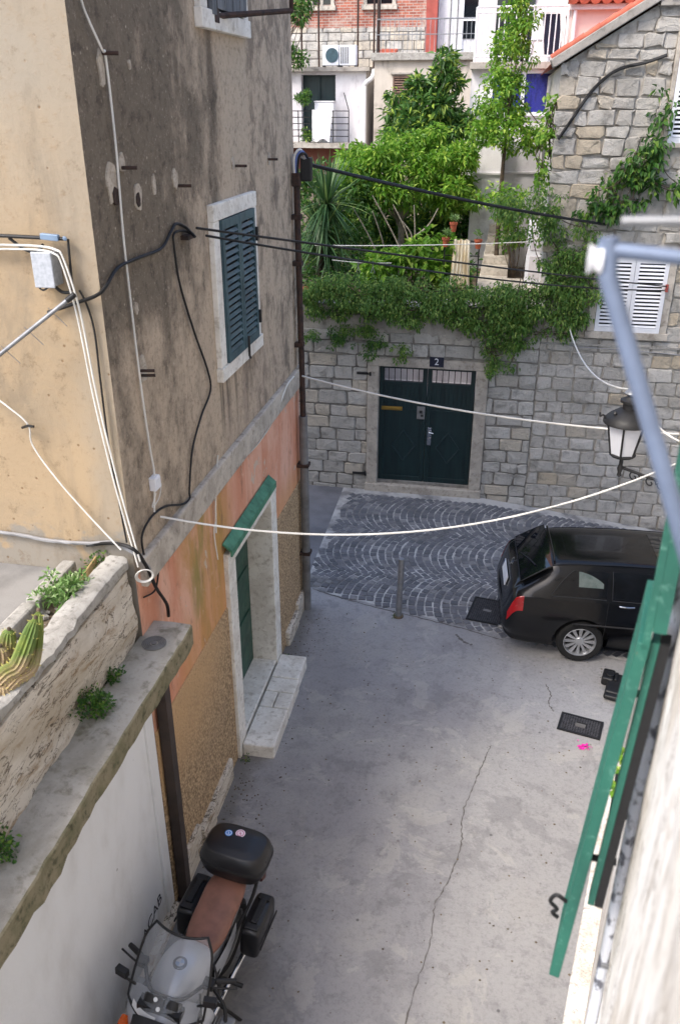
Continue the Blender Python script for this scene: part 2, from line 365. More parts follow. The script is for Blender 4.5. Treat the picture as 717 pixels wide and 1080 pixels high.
def mat_weathered(name, c1, c2, c3, sc=2.0, st=(1, 1, 1), b=.5, crack=False):
    t = NT(name); a = t.noise(sc, 8, .65, t.map(st), .4); g = t.noise(35, 7, .7); f = t.noise(sc * 3.3, 7, .65, t.map(st, loc=(5, 5, 5)), .3)
    col = t.mix(t.ramp(a, .38, .68), lin(c1), lin(c2)); col = t.mix(t.math('MULTIPLY', t.ramp(f, .5, .7), .8), col, lin(c3))
    col = t.mix(t.math('MULTIPLY', t.ramp(g, .54, .72), .4), col, tuple(x * .45 for x in lin(c2)[:3]) + (1,))
    if crack:
        for sc_, w_ in ((1.6, .012), (3.1, .008)):
            d = t.math('ABSOLUTE', t.math('SUBTRACT', t.noise(sc_, 6, .6, t.map(st, loc=(sc_, 2, 8)), .5), .5)); col = t.mix(t.math('MULTIPLY', t.ramp(d, w_, .001), .85), col, lin((74, 62, 50)))
    t.bump(t.math('ADD', g, a), b, .012); return t.fin(col, .92, spec=.25)

m_facade, m_front, m_pink, m_dado, m_ground = mat_facade(), mat_front(), mat_pink(), mat_dado(), mat_ground()
m_stone = mat_stone('grey_limestone_blocks', (208, 204, 197), (186, 182, 175), (206, 196, 180), (118, 114, 107))
m_stone2 = mat_stone('rough_house_stone', (216, 211, 203), (192, 187, 179), (206, 192, 170), (120, 115, 107))
m_mortar2 = simple('pale_lime_mortar', (192, 186, 176), .95, c2=(150, 144, 136), vs=8, bump=.5)
m_mortar = simple('old_lime_mortar', (146, 142, 135), .95, c2=(110, 106, 100), vs=8, bump=.5)
m_cob = mat_stone('dark_basalt_setts', (128, 129, 134), (106, 108, 114), (148, 148, 149), (90, 91, 95))
m_joint = simple('sandy_joint_grit', (184, 183, 181), .95, c2=(124, 123, 123), vs=2.2, lo=.42, hi=.64, bump=.4)
m_asph = simple('grey_asphalt', (122, 122, 126), .9, c2=(98, 98, 102), vs=1.5, bump=.4, bs=90)
m_course = mat_weathered('pale_stone_band', (196, 188, 176), (160, 152, 142), (128, 120, 110), 3)
m_trim = mat_weathered('whitewashed_stone_trim', (232, 229, 222), (210, 205, 196), (176, 168, 156), 4, b=.2)
m_teal = simple('blue_grey_paint', (66, 92, 101), .5, c2=(48, 70, 79), vs=5)
m_green = simple('dark_green_paint', (34, 78, 62), .45, c2=(24, 58, 48), vs=4)
m_canopy = simple('faded_green_paint', (78, 138, 112), .55, c2=(52, 104, 82), vs=9)
m_shut = NT('sun_faded_teal_paint')
_a = m_shut.noise(6, 7, .6, m_shut.map((1, 1, .4))); _c = m_shut.mix(m_shut.ramp(_a, .4, .7), lin((40, 100, 86)), lin((32, 82, 72)))
_c = m_shut.mix(m_shut.math('MULTIPLY', m_shut.ramp(m_shut.noise(34, 8, .75), .56, .64), .3), _c, lin((110, 160, 146)))
_c = m_shut.mix(m_shut.ramp(m_shut.noise(22, 8, .7, m_shut.map((1, 1, .4), loc=(4, 4, 4))), .66, .69), _c, lin((120, 104, 84)))
m_shut = m_shut.fin(_c, .5)
m_gate = simple('dark_blue_green_gate_paint', (24, 47, 49), .38, c2=(17, 36, 39), vs=3, stretch=(6, 1, .5))
m_concrete = mat_weathered('mossy_cast_concrete', (168, 164, 156), (140, 136, 126), (104, 100, 84), 2.2)
m_moss = mat_weathered('mossy_ledge_edge', (138, 130, 108), (104, 102, 78), (62, 64, 46), 5)
m_parapet = mat_weathered('flaking_parapet_stone', (212, 204, 191), (184, 173, 156), (150, 126, 98), 1.5, (1, .9, 3.2), .9, True)
m_coping = mat_weathered('lichen_grey_coping', (172, 169, 163), (142, 139, 133), (104, 101, 95), 6)
m_terrace = simple('pale_terrace_screed', (138, 136, 133), .9, c2=(112, 110, 108), vs=2.5, bump=.3)
m_soil = simple('dry_soil', (112, 98, 82), .95, c2=(74, 64, 52), vs=25, bump=.8, bs=40)
m_white = mat_white_wall()
m_near = mat_near_wall()
m_rust = simple('rusty_brown_iron', (64, 44, 36), .8, c2=(34, 28, 26), vs=14, bump=.2)
m_pipe = simple('dull_grey_pipe', (116, 116, 116), .6, c2=(88, 86, 84), vs=5)
m_black = simple('black_cable', (18, 18, 20), .6)
m_wire = simple('white_cable', (222, 220, 214), .6, var=.12)
m_wcab = simple('grey_cable', (150, 150, 152), .6)
m_iron = simple('black_iron', (26, 26, 28), .55, vs=20)
m_galv = simple('galvanised_steel', (150, 152, 156), .45, .6, vs=18)
m_blue = simple('blue_grey_tube_paint', (116, 130, 156), .45, .3, vs=10)
m_plaster = mat_weathered('grey_wall_plaster', (176, 170, 162), (146, 141, 134), (110, 104, 96), 1.6)
m_cream = mat_weathered('stained_cream_plaster', (198, 190, 179), (176, 168, 157), (138, 131, 122), .8, (1, 1, .5), .2)
m_offwhite = mat_weathered('off_white_plaster', (222, 220, 222), (204, 200, 204), (180, 176, 180), .8, (1, 1, .5), .15)
m_pinkwall = simple('pale_pink_plaster', (226, 198, 190), .85, var=.12, vs=2)
m_redwall = simple('brick_red_plaster', (168, 84, 74), .85, vs=3)
m_brick = mat_brick()
m_tile = simple('terracotta_roof_tile', (192, 104, 82), .8, c2=(156, 82, 64), vs=5, bump=.2)
m_terra = simple('terracotta_pot', (176, 92, 62), .8, vs=8)
m_wpaint = simple('white_gloss_paint', (232, 233, 238), .4, var=.08)
m_dglass = mat_glass('dark_window_glass', (14, 20, 26), .93)
m_blueglass = simple('window_with_blue_curtain', (44, 48, 138), .25, c2=(26, 28, 92), vs=3, stretch=(5, 5, .6), spec=.6)
m_cloth = simple('white_cotton', (232, 230, 232), .9, var=.1, vs=3)
m_ccloth = simple('cream_cotton', (244, 236, 216), .9, c2=(226, 204, 160), vs=5, stretch=(3, 3, .6))
m_bark = simple('brown_bark', (92, 78, 64), .95, c2=(56, 48, 40), vs=14, bump=.6)
m_bark2 = simple('pale_grey_bark', (150, 142, 128), .95, c2=(112, 104, 94), vs=14, bump=.5)
lf_bright = mat_leaf('bright_spring_leaf', (128, 170, 58), (84, 134, 42), (176, 202, 88), .45)
lf_mid = mat_leaf('mid_green_leaf', (78, 120, 48), (48, 88, 36), (118, 150, 64))
lf_dark = mat_leaf('dark_glossy_leaf', (84, 126, 56), (50, 88, 40), (166, 190, 84), .35)
lf_vine = mat_leaf('creeper_leaf', (118, 154, 74), (76, 116, 52), (160, 182, 96), .45)
lf_yuc = mat_leaf('yucca_blade', (84, 118, 70), (46, 76, 46), (140, 164, 96), .2)
lf_grey = mat_leaf('silver_sage_leaf', (128, 158, 96), (92, 132, 62), (170, 190, 140), .3)
lf_cac = None
t = NT('ribbed_cactus_skin'); z = t.xyz()[2]; n = t.noise(9, 5)
c = t.mix(t.ramp(n, .35, .65), lin((84, 106, 44)), lin((116, 128, 54)))
c = t.mix(t.ramp(t.math('ADD', z, t.math('MULTIPLY', n, .25)), 3.70, 3.60), c, lin((156, 136, 104))); lf_cac = t.fin(c, .7)
m_spine = simple('pale_yellow_spines', (206, 196, 104), .8)
m_carpaint = NT('black_car_paint'); m_carpaint = m_carpaint.fin(m_carpaint.mix(m_carpaint.ramp(m_carpaint.noise(3, 5), .4, .7), lin((7, 8, 11)), lin((11, 11, 14))), .2, spec=.35, coat=.25)
m_carglass = mat_glass('tinted_car_glass', (8, 10, 14), .55)
m_carglass2 = mat_glass('reflective_car_glass', (10, 13, 18), .96, .03); m_carglass2.node_tree.nodes['Principled BSDF'].inputs['Specular IOR Level'].default_value = 1.0
m_trimblk = simple('black_plastic', (24, 24, 26), .55, vs=12)
m_tyre = simple('black_rubber', (20, 20, 21), .85, vs=12)
m_alloy = simple('silver_alloy', (188, 190, 194), .35, .7, vs=8)
m_redlens = simple('red_lens', (164, 20, 26), .2, vs=9, coat=.5)
m_amber = simple('amber_lens', (220, 96, 24), .25, vs=9)
m_chrome = simple('chrome', (200, 202, 206), .12, 1, var=.1)
m_plate = simple('white_plate', (222, 224, 226), .4, var=.08)
m_blueplate = simple('blue_enamel', (30, 44, 96), .35, vs=6)
m_silver = NT('silver_bike_paint'); m_silver = m_silver.fin(m_silver.mix(m_silver.noise(2, 3), lin((178, 182, 189)), lin((168, 172, 180))), .34, .35, coat=.3)
m_leather = simple('brown_leather', (130, 90, 76), .5, c2=(108, 74, 63), vs=7, bump=.12, bs=160)
m_case = simple('black_case_plastic', (26, 26, 29), .34, vs=8, bump=.06, bs=250)
m_screen = mat_glass('smoky_windscreen', (150, 154, 160), .36, .04)
m_alum = simple('cast_aluminium', (142, 142, 142), .5, .5, vs=12)
m_brass = simple('brass', (196, 160, 84), .35, .8)
m_pinkfl = simple('magenta_petal', (226, 40, 170), .6, vs=20)
m_frost = mat_glass('frosted_lantern_glass', (206, 208, 216), .9, .35)
m_navy = simple('navy_striped_cloth', (36, 38, 60), .9, vs=6)
# ================= GROUND =================
def ground_axis(a, b, step, lim, far):
    xs = list(np.arange(a, b + 1e-6, step)); return [-far, -lim] + xs + [lim, far]
xs = [-900, -200, -40, -14] + [round(-9 + .4 * i, 2) for i in range(46)] + [14, 40, 200, 900]
ys = [-900, -200, -40, -10] + [round(-4 + .4 * i, 2) for i in range(46)] + [16, 40, 200, 900]
g = MB(); g.grid([[(x, y, gz(x, y) if y < 15 else gz(x, 14) - .5) for x in xs] for y in ys])
tag(g.build('alley_ground', m_ground, smooth=60), kind='structure')

# asphalt strip and cobbled side street, laid as thin sheets over the ground
def sheet(name, poly, lift, mat, n=22):
    # triangulated fill of a polygon sampled on a grid, draped on the ground
    b = bmesh.new(); vs = [b.verts.new((x, y, 0)) for x, y in poly]; b.faces.new(vs)
    for i in range(1, 40):
        bmesh.ops.bisect_plane(b, geom=b.verts[:] + b.edges[:] + b.faces[:], plane_co=(0, 8.5 + .3 * i, 0), plane_no=(0, 1, 0))
    for i in range(1, 40):
        bmesh.ops.bisect_plane(b, geom=b.verts[:] + b.edges[:] + b.faces[:], plane_co=(-4 + .4 * i, 0, 0), plane_no=(1, 0, 0))
    for v in b.verts: v.co.z = gz(v.co.x, v.co.y) + lift
    bmesh.ops.recalc_face_normals(b, faces=b.faces)
    me = bpy.data.meshes.new(name); b.to_mesh(me); b.free()
    for p in me.polygons: p.use_smooth = True
    return tag(link(name, me, mat), kind='structure')
CP = [(-2.40, 10.15), (-2.0, 9.92), (-.9, 9.66), (.4, 9.3), (2.2, 9.0), (7, 8.8), (7, 13.98), (-2.55, 13.98)]
sheet('asphalt_lane', [(-9, 9.9), (-2.6, 9.85), (-2.36, 10.0), (-2.48, 13.98), (-9, 13.98)], .005, m_asph)
sheet('cobble_bed', CP, .006, m_joint)

def inside(x, y, P):
    c = False; n = len(P)
    for i in range(n):
        x1, y1 = P[i]; x2, y2 = P[(i + 1) % n]
        if (y1 > y) != (y2 > y) and x < (x2 - x1) * (y - y1) / (y2 - y1) + x1: c = not c
    return c
def colattr(me, cols):
    a = me.color_attributes.new('Col', 'FLOAT_COLOR', 'POINT')
    a.data.foreach_set('color', np.asarray(cols, dtype=np.float32).ravel())
V = []; F = []; C = []
Rr = 1.08; SX = .116
for band in range(4):
    y0 = 9.2 - 1.0 + band * 1.5 - .5; yc = y0 + .75
    for k in range(-3, 92):
        xa = -2.8 + k * SX + (band % 2) * .05
        if xa > 7.2: continue
        na = 14
        for j in range(na):
            th = -R(44) + R(88) * (j + .5) / na
            x = xa - Rr * cos(th) + Rr * .72 + random.gauss(0, .005); y = yc + Rr * sin(th) + random.gauss(0, .004)
            if not inside(x + .5 * 0, y, CP) or y > 13.8: continue
            if x < -2.42 + random.uniform(0, .08): continue
            hw = .0495 * cos(th) * random.uniform(.93, 1.05); hl = .0520 * random.uniform(.92, 1.06)
            a = th + random.gauss(0, .05)
            er = (-cos(a), sin(a)); et = (sin(a), cos(a))
            z = gz(x, y) + .006; h = .010 + random.uniform(-.003, .004)
            o = len(V); cr = (random.random(), random.random(), 0, 1)
            for (s, zz) in ((1.0, -.004), (.86, h)):
                for (p, q) in ((-1, -1), (1, -1), (1, 1), (-1, 1)):
                    jx = random.gauss(0, .003)
                    V.append((x + er[0] * p * hw * s + et[0] * q * hl * s + jx, y + er[1] * p * hw * s + et[1] * q * hl * s + jx, z + zz)); C.append(cr)
            F += [(o + 7, o + 6, o + 5, o + 4)] + [(o + i, o + 4 + i, o + 4 + (i + 1) % 4, o + (i + 1) % 4) for i in range(4)]
me = bpy.data.meshes.new('cobbled_street'); me.from_pydata(V, [], F); me.update(); colattr(me, C)
b = bmesh.new(); b.from_mesh(me); bmesh.ops.recalc_face_normals(b, faces=b.faces); b.to_mesh(me); b.free()
tag(link('cobbled_street', me, m_cob), kind='structure')

# cracks in the concrete
m_crack = simple('dirt_filled_crack', (108, 105, 102), .95, c2=(80, 77, 75), vs=30)
def crack(pts, w):
    mb = MB(); P = spline(pts, 10); rows = []
    for i, p in enumerate(P):
        d = (P[min(i + 1, len(P) - 1)] - P[max(i - 1, 0)]).normalized(); s = Vector((d.y, -d.x, 0))
        jit = s * random.gauss(0, .005); ww = w * random.uniform(.25, 1.25)
        rows.append([(p + jit + s * ww).to_tuple()[:2] + (gz(p.x, p.y) + .004,), (p + jit - s * ww).to_tuple()[:2] + (gz(p.x, p.y) + .004,)])
    mb.grid(rows); tag(mb.build('ground_crack', m_crack, fix=True), kind='structure')
crack([(.30, 7.2, 0), (.22, 6.9, 0), (.12, 6.5, 0), (.05, 6.1, 0), (.06, 5.8, 0), (-.02, 5.4, 0), (-.12, 5.1, 0), (-.14, 4.7, 0), (-.24, 4.1, 0), (-.3, 3.4, 0)], .006)
crack([(.9, 8.4, 0), (.96, 8.2, 0), (.93, 8.05, 0), (.98, 7.9, 0)], .008)
crack([(-.2, 9.25, 0), (-.1, 9.1, 0), (.02, 9.05, 0)], .02)
crack([(-2.27, 10.02, 0), (-1.6, 9.78, 0), (-.9, 9.6, 0), (-.2, 9.42, 0), (.4, 9.22, 0)], .012)

# upper garden terrain behind the stone wall, rising to the back houses
gm = MB(); rows = []
for xa, xb in ((-60, -2.3), (.1, 60)): gm.grid([[(x, y, 3.05) for x in np.linspace(xa, xb, 6)] for y in (14.42, 15.3)])
for j in range(16):
    y = 15.3 + j * 3.0
    rows.append([(x, y, 3.05 + min(max(y - 22, 0), 14) * .12 + .05 * sin(x * 2 + y)) for x in [-60, -20, -8, -4, -2, 0, 2, 6, 20, 60]])
gm.grid(rows)
tag(gm.build('garden_ground', m_soil, smooth=60, fix=True), kind='structure')

MB().box(-2.3, .1, 14.43, 15.5, 1.2, 1.52).box(-2.45, -2.3, 14.43, 15.5, 1.2, 3.04).box(.1, .25, 14.43, 15.5, 1.2, 3.04).box(-2.3, .1, 15.31, 15.5, 1.52, 3.04).build('passage_lining', m_offwhite)
tag(bpy.data.objects['passage_lining'], kind='structure')

# ================= CORNER HOUSE =================
F0 = -2.32
house = thing('corner_house', 'tall plastered corner house with grey stained upper storey and salmon ground floor beside the alley', 'house', (F0, 7.2, 0))
def P(name, mb, mat, par, **k): return mb.build(name, mat, par, **k)
mb = MB(); ZS = 3.24
mb.box(F0 - .30, F0, 5.0, 9.66, ZS, 11.5, 0)
o = mb.build('facade_wall', [m_facade, m_front, m_plaster], house)
for p in o.data.polygons:
    if p.normal.y < -.5: p.material_index = 1
    if p.normal.y > .5: p.material_index = 2
mb = MB(); mb.box(-10, F0, 4.70, 5.0, ZS, 11.5); mb.box(-10, F0, 4.70, 5.0, 0, ZS - .001)
o = mb.build('front_wall', [m_front, m_facade, m_pink], house)
for p in o.data.polygons:
    if p.normal.x > .5: p.material_index = 1 if p.center.z > 5 else 2
mb = MB(); mb.box(-10, F0 - .30, 9.36, 9.66, 0, 11.5); mb.box(-10, -9.7, 5.0, 9.36, 0, 11.5); mb.build('rear_wall', m_plaster, house)
mb = MB(); mb.prism([(-10.3, 11.5), (F0 + .35, 11.5), (-6.2, 13.2)], -5.5, basis((0, 4.4, 0), (1, 0, 0), (0, 0, 1), (0, -1, 0))); mb.build('roof', m_tile, house, fix=True)
# ground floor facade round the door opening (Y 6.72..8.08, z .12..2.30)
mb = MB()
mb.box(F0 - .30, F0, 5.0, 6.62, 1.87, ZS); mb.box(F0 - .30, F0, 8.18, 9.66, 1.87, ZS); mb.box(F0 - .30, F0, 6.62, 8.18, 2.42, ZS)
mb.build('ground_floor_wall', m_pink, house)
MB().box(F0 - .29, F0 + .012, 4.701, 6.62, 0, 1.868).build('dado', m_dado, house, bevel=.01); MB().box(F0 - .30, F0 + .012, 8.18, 9.67, -.1, 1.868).build('dado', m_dado, house, bevel=.01)
# rough plinth stones along the foot of the wall
mb = MB(); mb2 = MB(); y = 4.86
while y < 9.6:
    w = random.uniform(.28, .6); h = random.uniform(.16, .34)
    if not (6.45 < y + w and y < 8.25): (mb if y < 7 else mb2).box(F0 - .1, F0 + .05 + random.uniform(0, .025), y, min(y + w, 9.64) - .015, -.05, h)
    y += w
mb.build('plinth', m_parapet, house, bevel=.025); mb2.build('plinth', m_parapet, house, bevel=.025)
mb = MB(); mb.box(F0 - .02, F0 + .05, 4.78, 9.72, 3.12, 3.36); mb.build('string_course', m_course, house, bevel=.015)
# shuttered window
def louvre_leaf(mb, o, u, v, w, W, H, st=.055, n=20, t=.035, cov=.5):
    """leaf with its lower corner at o; u across, v up, w outward (unit vectors)"""
    o, u, v, w = map(Vector, (o, u, v, w))
    mb.obox(o, u * st, v * H, w * t); mb.obox(o + u * (W - st), u * st, v * H, w * t)
    mb.obox(o + u * st, u * (W - 2 * st), v * st * 1.3, w * t); mb.obox(o + u * st + v * (H - st * 1.3), u * (W - 2 * st), v * st * 1.3, w * t)
    a = st * 1.3; pitch = (H - 2 * a) / n
    for i in range(n):
        c = o + u * st + v * (a + pitch * (i + .08)) + w * t * .86
        d = (v * pitch * cov - w * t * .5)
        mb.obox(c, u * (W - 2 * st), d, (v * .3 + w).normalized() * .007)
def stone_frame(y0, y1, z0, z1, bw, top, bot, par, proud=.045):
    mb = MB()
    mb.box(F0 - .05, F0 + proud, y0, y0 + bw, z0 + bot, z1 - top); mb.box(F0 - .05, F0 + proud, y1 - bw, y1, z0 + bot, z1 - top)
    mb.box(F0 - .05, F0 + proud + .006, y0 - .0, y1 + .0, z1 - top, z1); mb.box(F0 - .05, F0 + proud + .014, y0 - .02, y1 + .02, z0, z0 + bot)
    return mb.build('stone_surround', m_trim, par, bevel=.008)
win = MB().box(F0 - .03, F0 + .004, 6.84, 7.85, 4.14, 5.36).build('window', m_iron, house)
stone_frame(6.70, 7.95, 4.04, 5.48, .15, .13, .12, win)
for k in (0, 1):
    mb = MB(); louvre_leaf(mb, (F0 + .03, 6.865 + k * .482, 4.165), (0, 1, 0), (0, 0, 1), (1, 0, 0), .476, 1.18, n=18)
    mb.build('shutter_leaf', m_teal, win)
mb = MB(); mb.tube([(F0 + .09, 7.37, 4.28), (F0 + .09, 7.37, 4.10), (F0 + .10, 7.37, 4.07)], .012)
for zz in (4.36, 5.12): MB().cbox((F0 + .07, 7.835, zz), (.03, .03, .12)).build('hinge', m_iron, win)
mb.build('shutter_latch', m_iron, win)
# upper window with grey boards, sill and iron bracket bar
uw = MB().box(F0 - .03, F0 + .004, 6.85, 7.85, 6.78, 8.2).build('window', m_iron, house)
stone_frame(6.72, 7.95, 6.70, 8.25, .16, .14, .13, uw)
m_board = simple('weathered_grey_boards', (116, 120, 124), .85, c2=(72, 76, 80), vs=3, stretch=(1, 9, .5))
mb = MB()
for i in range(9): mb.box(F0 + .03, F0 + .065 + .006 * (i % 2), 6.94 + i * .1, 7.035 + i * .1, 6.845 if i else 6.80, 8.1)
mb.build('board_shutter', m_board, uw)
mb = MB(); mb.tube([(F0, 7.04, 6.80), (F0 + .03, 7.04, 6.80), (F0 + .06, 7.2, 6.81), (F0 + .42, 7.95, 6.90), (F0 + .42, 7.96, 7.3)], .022, 8); mb.cbox((F0 + .055, 7.04, 6.80), (.02, .1, .1))
mb.build('iron_bracket', m_rust, uw)
# door
dr = MB().box(F0 - .285, F0 - .25, 6.75, 8.05, .16, 2.28).build('door', m_green, house)
mb = MB()
for y0, y1 in ((6.83, 7.36), (7.44, 7.98)):
    for z0, z1 in ((.28, .92), (1.02, 1.5), (1.6, 2.1)):
        mb.box(F0 - .25, F0 - .235, y0, y1, z0, z1)
mb.box(F0 - .25, F0 - .232, 7.385, 7.415, .17, 2.27)
mb.build('panel', m_green, dr, bevel=.012)
mb = MB(); mb.tube([(F0 - .235, 7.30, 1.22), (F0 - .17, 7.30, 1.22), (F0 - .17, 7.30, 1.36), (F0 - .235, 7.30, 1.36)], .011); mb.box(F0 - .25, F0 - .226, 6.86, 7.3, 1.16, 1.2); mb.build('handle', m_chrome, dr)
mb = MB()
mb.box(F0 - .3, F0 + .045, 6.52, 6.74, .0, 2.30); mb.box(F0 - .3, F0 + .045, 8.06, 8.28, .0, 2.30); mb.box(F0 - .3, F0 + .05, 6.52, 8.28, 2.30, 2.44)
mb.build('door_surround', m_trim, house, bevel=.008)
mb = MB(); mb.box(F0 - .3, F0 + .03, 6.74, 8.06, -.05, .165); mb.build('threshold', m_trim, house, bevel=.01)
mb = MB()
ylist = [6.58, 7.22, 7.5, 7.76, 8.22]
for i in range(4):
    if i == 1: mb.box(F0 + .05, F0 + .2, ylist[i], ylist[i + 1] - .008, -.05, .15); mb.box(F0 + .208, F0 + .385, ylist[i], ylist[i + 1] - .008, -.05, .148)
    else: mb.box(F0 + .05, F0 + .385 - .012 * (i == 3), ylist[i], ylist[i + 1] - .008, -.05, .15 + .004 * (i % 2))
mb.build('doorstep', m_trim, house, bevel=.014)
# sloping green canopy board over the door
mb = MB(); mb.obox((F0, 6.50, 2.55), (0, 1.62, 0), (.08, 0, -.07), (.012, 0, .022)); mb.obox((F0 + .078, 6.50, 2.432), (0, 1.62, 0), (.018, 0, 0), (0, 0, .07)); mb.build('door_canopy', m_canopy, house, bevel=.004)
# rain pipe at the far corner
rp = MB().tube([(F0 + .06, 9.53, 5.5), (F0 + .06, 9.53, 4.9), (F0 + .065, 9.535, 4.2), (F0 + .075, 9.53, 3.3), (F0 + .08, 9.52, 2.72)], .036, 10).build('rain_pipe', m_rust, house, smooth=50)
MB().tube([(F0 + .08, 9.52, 2.76), (F0 + .085, 9.515, 1.2), (F0 + .085, 9.51, -.02)], .055, 12).build('lower_pipe', m_pipe, rp, smooth=50)
mb = MB()
for zz in (5.05, 4.55, 3.62): mb.box(F0, F0 + .105, 9.48, 9.58, zz, zz + .05)
for zz in (2.1, .85): mb.box(F0, F0 + .15, 9.445, 9.585, zz, zz + .04)
mb.build('pipe_clamp', m_rust, rp)
# iron stubs, plaster repairs and broken holes
m_hole = simple('hollow_brick_rubble', (62, 44, 36), .95, c2=(34, 26, 22), vs=40, bump=.6)
m_repair = mat_weathered('pale_mortar_repair', (190, 180, 166), (162, 151, 138), (128, 118, 106), 14)
def blob(y, z, ry, rz_, t=.012, n=14):
    pts = [(ry * cos(2 * pi * i / n) * random.uniform(.75, 1.15), rz_ * sin(2 * pi * i / n) * random.uniform(.75, 1.15)) for i in range(n)]
    return pts, FX((F0 - .002, y, z))
mb = MB()
for u, v, a, c in ((106, 72, .05, .14), (118, 195, .10, .17), (128, 172, .06, .08), (145, 208, .075, .13), (162, 196, .035, .1), (184, 188, .06, .1), (245, 172, .05, .08), (283, 168, .05, .09), (150, 388, .08, .16), (143, 325, .04, .06), (136, 68, .02, .04)):
    q = onx(u, v, F0); pts, M = blob(q.y, q.z, a * .8, c * .7); MB().prism(pts, .012, M).build('mortar_repair', m_repair, house)
mb = MB()
for u, v, a, c in ((121, 208, .06, .075), (144, 210, .035, .06)):
    q = onx(u, v, F0); pts, M = blob(q.y, q.z, a, c * .8, n=7); mb.prism(pts, .018, M); mb.build('broken_hole', m_hole, house); mb = MB()
mb = MB()
for u, v in ((106, 56), (187, 196), (127, 177), (248, 175), (282, 168), (147, 391), (148, 396)):
    q = onx(u, v, F0); MB().tube([q, q + Vector((.1, .02, .0))], .011, 6).build('iron_stub', m_rust, house)
for u, v in ((193, 250),): q = onx(u, v, F0); mb.box(F0, F0 + .06, q.y - .05, q.y + .07, q.z - .015, q.z + .015)
mb.build('iron_stub', m_rust, house)

# ================= TERRACE BESIDE THE HOUSE =================
ter = thing('walled_terrace', 'low white garage wall with a mossy concrete ledge and stone parapet beside the motorcycle', 'terrace', (F0, 3, 0))
MB().box(F0 - .3, F0, -6, 4.69, -.1, 2.60).build('white_wall', m_white, ter)
mb = MB(); mb.box(F0 - .02, F0 + .07, -6, 4.66, -.05, .10); mb.build('wall_foot', m_parapet, ter, bevel=.03)
mb = MB(); mb.prism([(4.30, 2.60), (4.66, 2.60), (4.66, 0), (4.53, 0), (4.53, 2.28), (4.30, 2.28)], .32, FX((F0 - .3, 0, 0))); mb.build('wall_pier', m_white, ter, bevel=.006)
# ledge slab, uneven outer edge
rows = []; ledge = MB(); ys_ = [-6 + .09 * i for i in range(122)]; ys_ = [y for y in ys_ if y < 4.9] + [4.91]
for y in ys_:
    e = .004 * sin(y * 3.1) + .003 * sin(y * 11) + random.gauss(0, .0025); lo = 2.595 + .006 * sin(y * 2.3) + random.gauss(0, .004) - (.03 if 2.6 < y < 2.9 else 0)
    rows.append([(F0 - .02, y, 2.6), (F0 - .02, y, 2.755), (F0 + .14, y, 2.762), (-2.03 + e, y, 2.755), (-2.02 + e, y, 2.745), (-2.02 + e, y, lo), (F0 + .005, y, 2.602)])
ledge.grid(rows, closed=True, caps=True)
o = ledge.build('ledge', [m_concrete, m_moss], ter, smooth=35, fix=True)
for p in o.data.polygons:
    if p.normal.x > .6: p.material_index = 1
# parapet with uneven flaking stones
rows = []; par = MB()
for i in range(150):
    y = -6 + i * .0718
    if y > 4.69: break
    def jj(z): return .022 * sin(y * 2.7 + z * 9) + .012 * sin(y * 9 + z * 23) + random.gauss(0, .004)
    zt = 3.40 + .006 * sin(y * 5)
    rows.append([(-2.47, y, 2.7), (-2.47, y, zt - .06)] + [(-2.33 + jj(z) * (1 if z < 3.3 else .4) - (.03 if abs(z - 3.22) < .02 else 0), y, z) for z in (3.33, 3.24, 3.2, 3.08, 2.96, 2.86, 2.76, 2.7)])
par.grid(rows, closed=True, caps=True); par.build('parapet', m_parapet, ter, smooth=40, fix=True)
rows = []; cop = MB()
for i in range(220):
    y = -6 + i * .05
    if y > 4.69: break
    e = .012 * sin(y * 4) + random.gauss(0, .005); h = .008 * sin(y * 3.3) + random.gauss(0, .003)
    rows.append([(-2.475, y, 3.34), (-2.485 + e * .5, y, 3.415 + h), (-2.46, y, 3.432 + h), (-2.36, y, 3.432 + h), (-2.325 + e, y, 3.415 + h), (-2.32 + e, y, 3.37), (-2.345, y, 3.335)])
cop.grid(rows, closed=True, caps=True); cop.build('coping', m_coping, ter, smooth=45, fix=True)
mb = MB(); y = -6
while y < 4.6:
    w = random.uniform(.3, .9); gap = .02
    MB().cbox((-2.74 + random.gauss(0, .008), min(y + w / 2, 4.66), 3.32), (.1, w - gap, .13 + random.uniform(0, .03)), (0, 0, random.gauss(0, .02))).build('kerb_stone', m_coping, ter, bevel=.018)
    y += w
mb = MB(); mb.grid([[(x, y, 3.29 + random.gauss(0, .012)) for x in (-2.71, -2.65, -2.59, -2.53, -2.47)] for y in np.arange(-6, 4.7, .12)]); mb.build('planter_soil', m_soil, ter, smooth=60, fix=True)
mb = MB()
for i in range(260):
    y = random.uniform(1.5, 4.65); r = random.uniform(.006, .018); mb.cbox((random.uniform(-2.68, -2.5), y, 3.297), (r * 2, r * 1.6, r * 1.2), (random.random(), random.random(), random.random() * 3))
tag(mb.build('planter_pebbles', m_coping, ter), kind='stuff')
MB().box(-10, -2.78, -6, 4.695, 2.9, 3.26).build('terrace_floor', m_terrace, ter)
# graffito on the white wall
Mt = basis((F0 + .0015, 4.27, .36), (0, 1, .08), (0, -.08, 1), (1, 0, 0))
me = text_mesh('ACAB', .15, Mt, .001, 'graffiti'); link('graffiti', me, simple('black_marker', (54, 54, 60), .8), ter)
# brown pole standing between terrace wall and house
post = thing('brown_pole', 'dark brown painted square pole standing in the corner between white wall and pebble dash', 'pole', (F0 + .06, 4.79, 0))
MB().box(F0 + .02, F0 + .105, 4.735, 4.835, 0, 2.58).build('shaft', simple('dark_brown_paint', (64, 52, 46), .6, c2=(44, 36, 32), vs=4), post, bevel=.006)
MB().box(F0 + .012, F0 + .115, 4.725, 4.845, .0, .03).build('base_plate', m_rust, post)
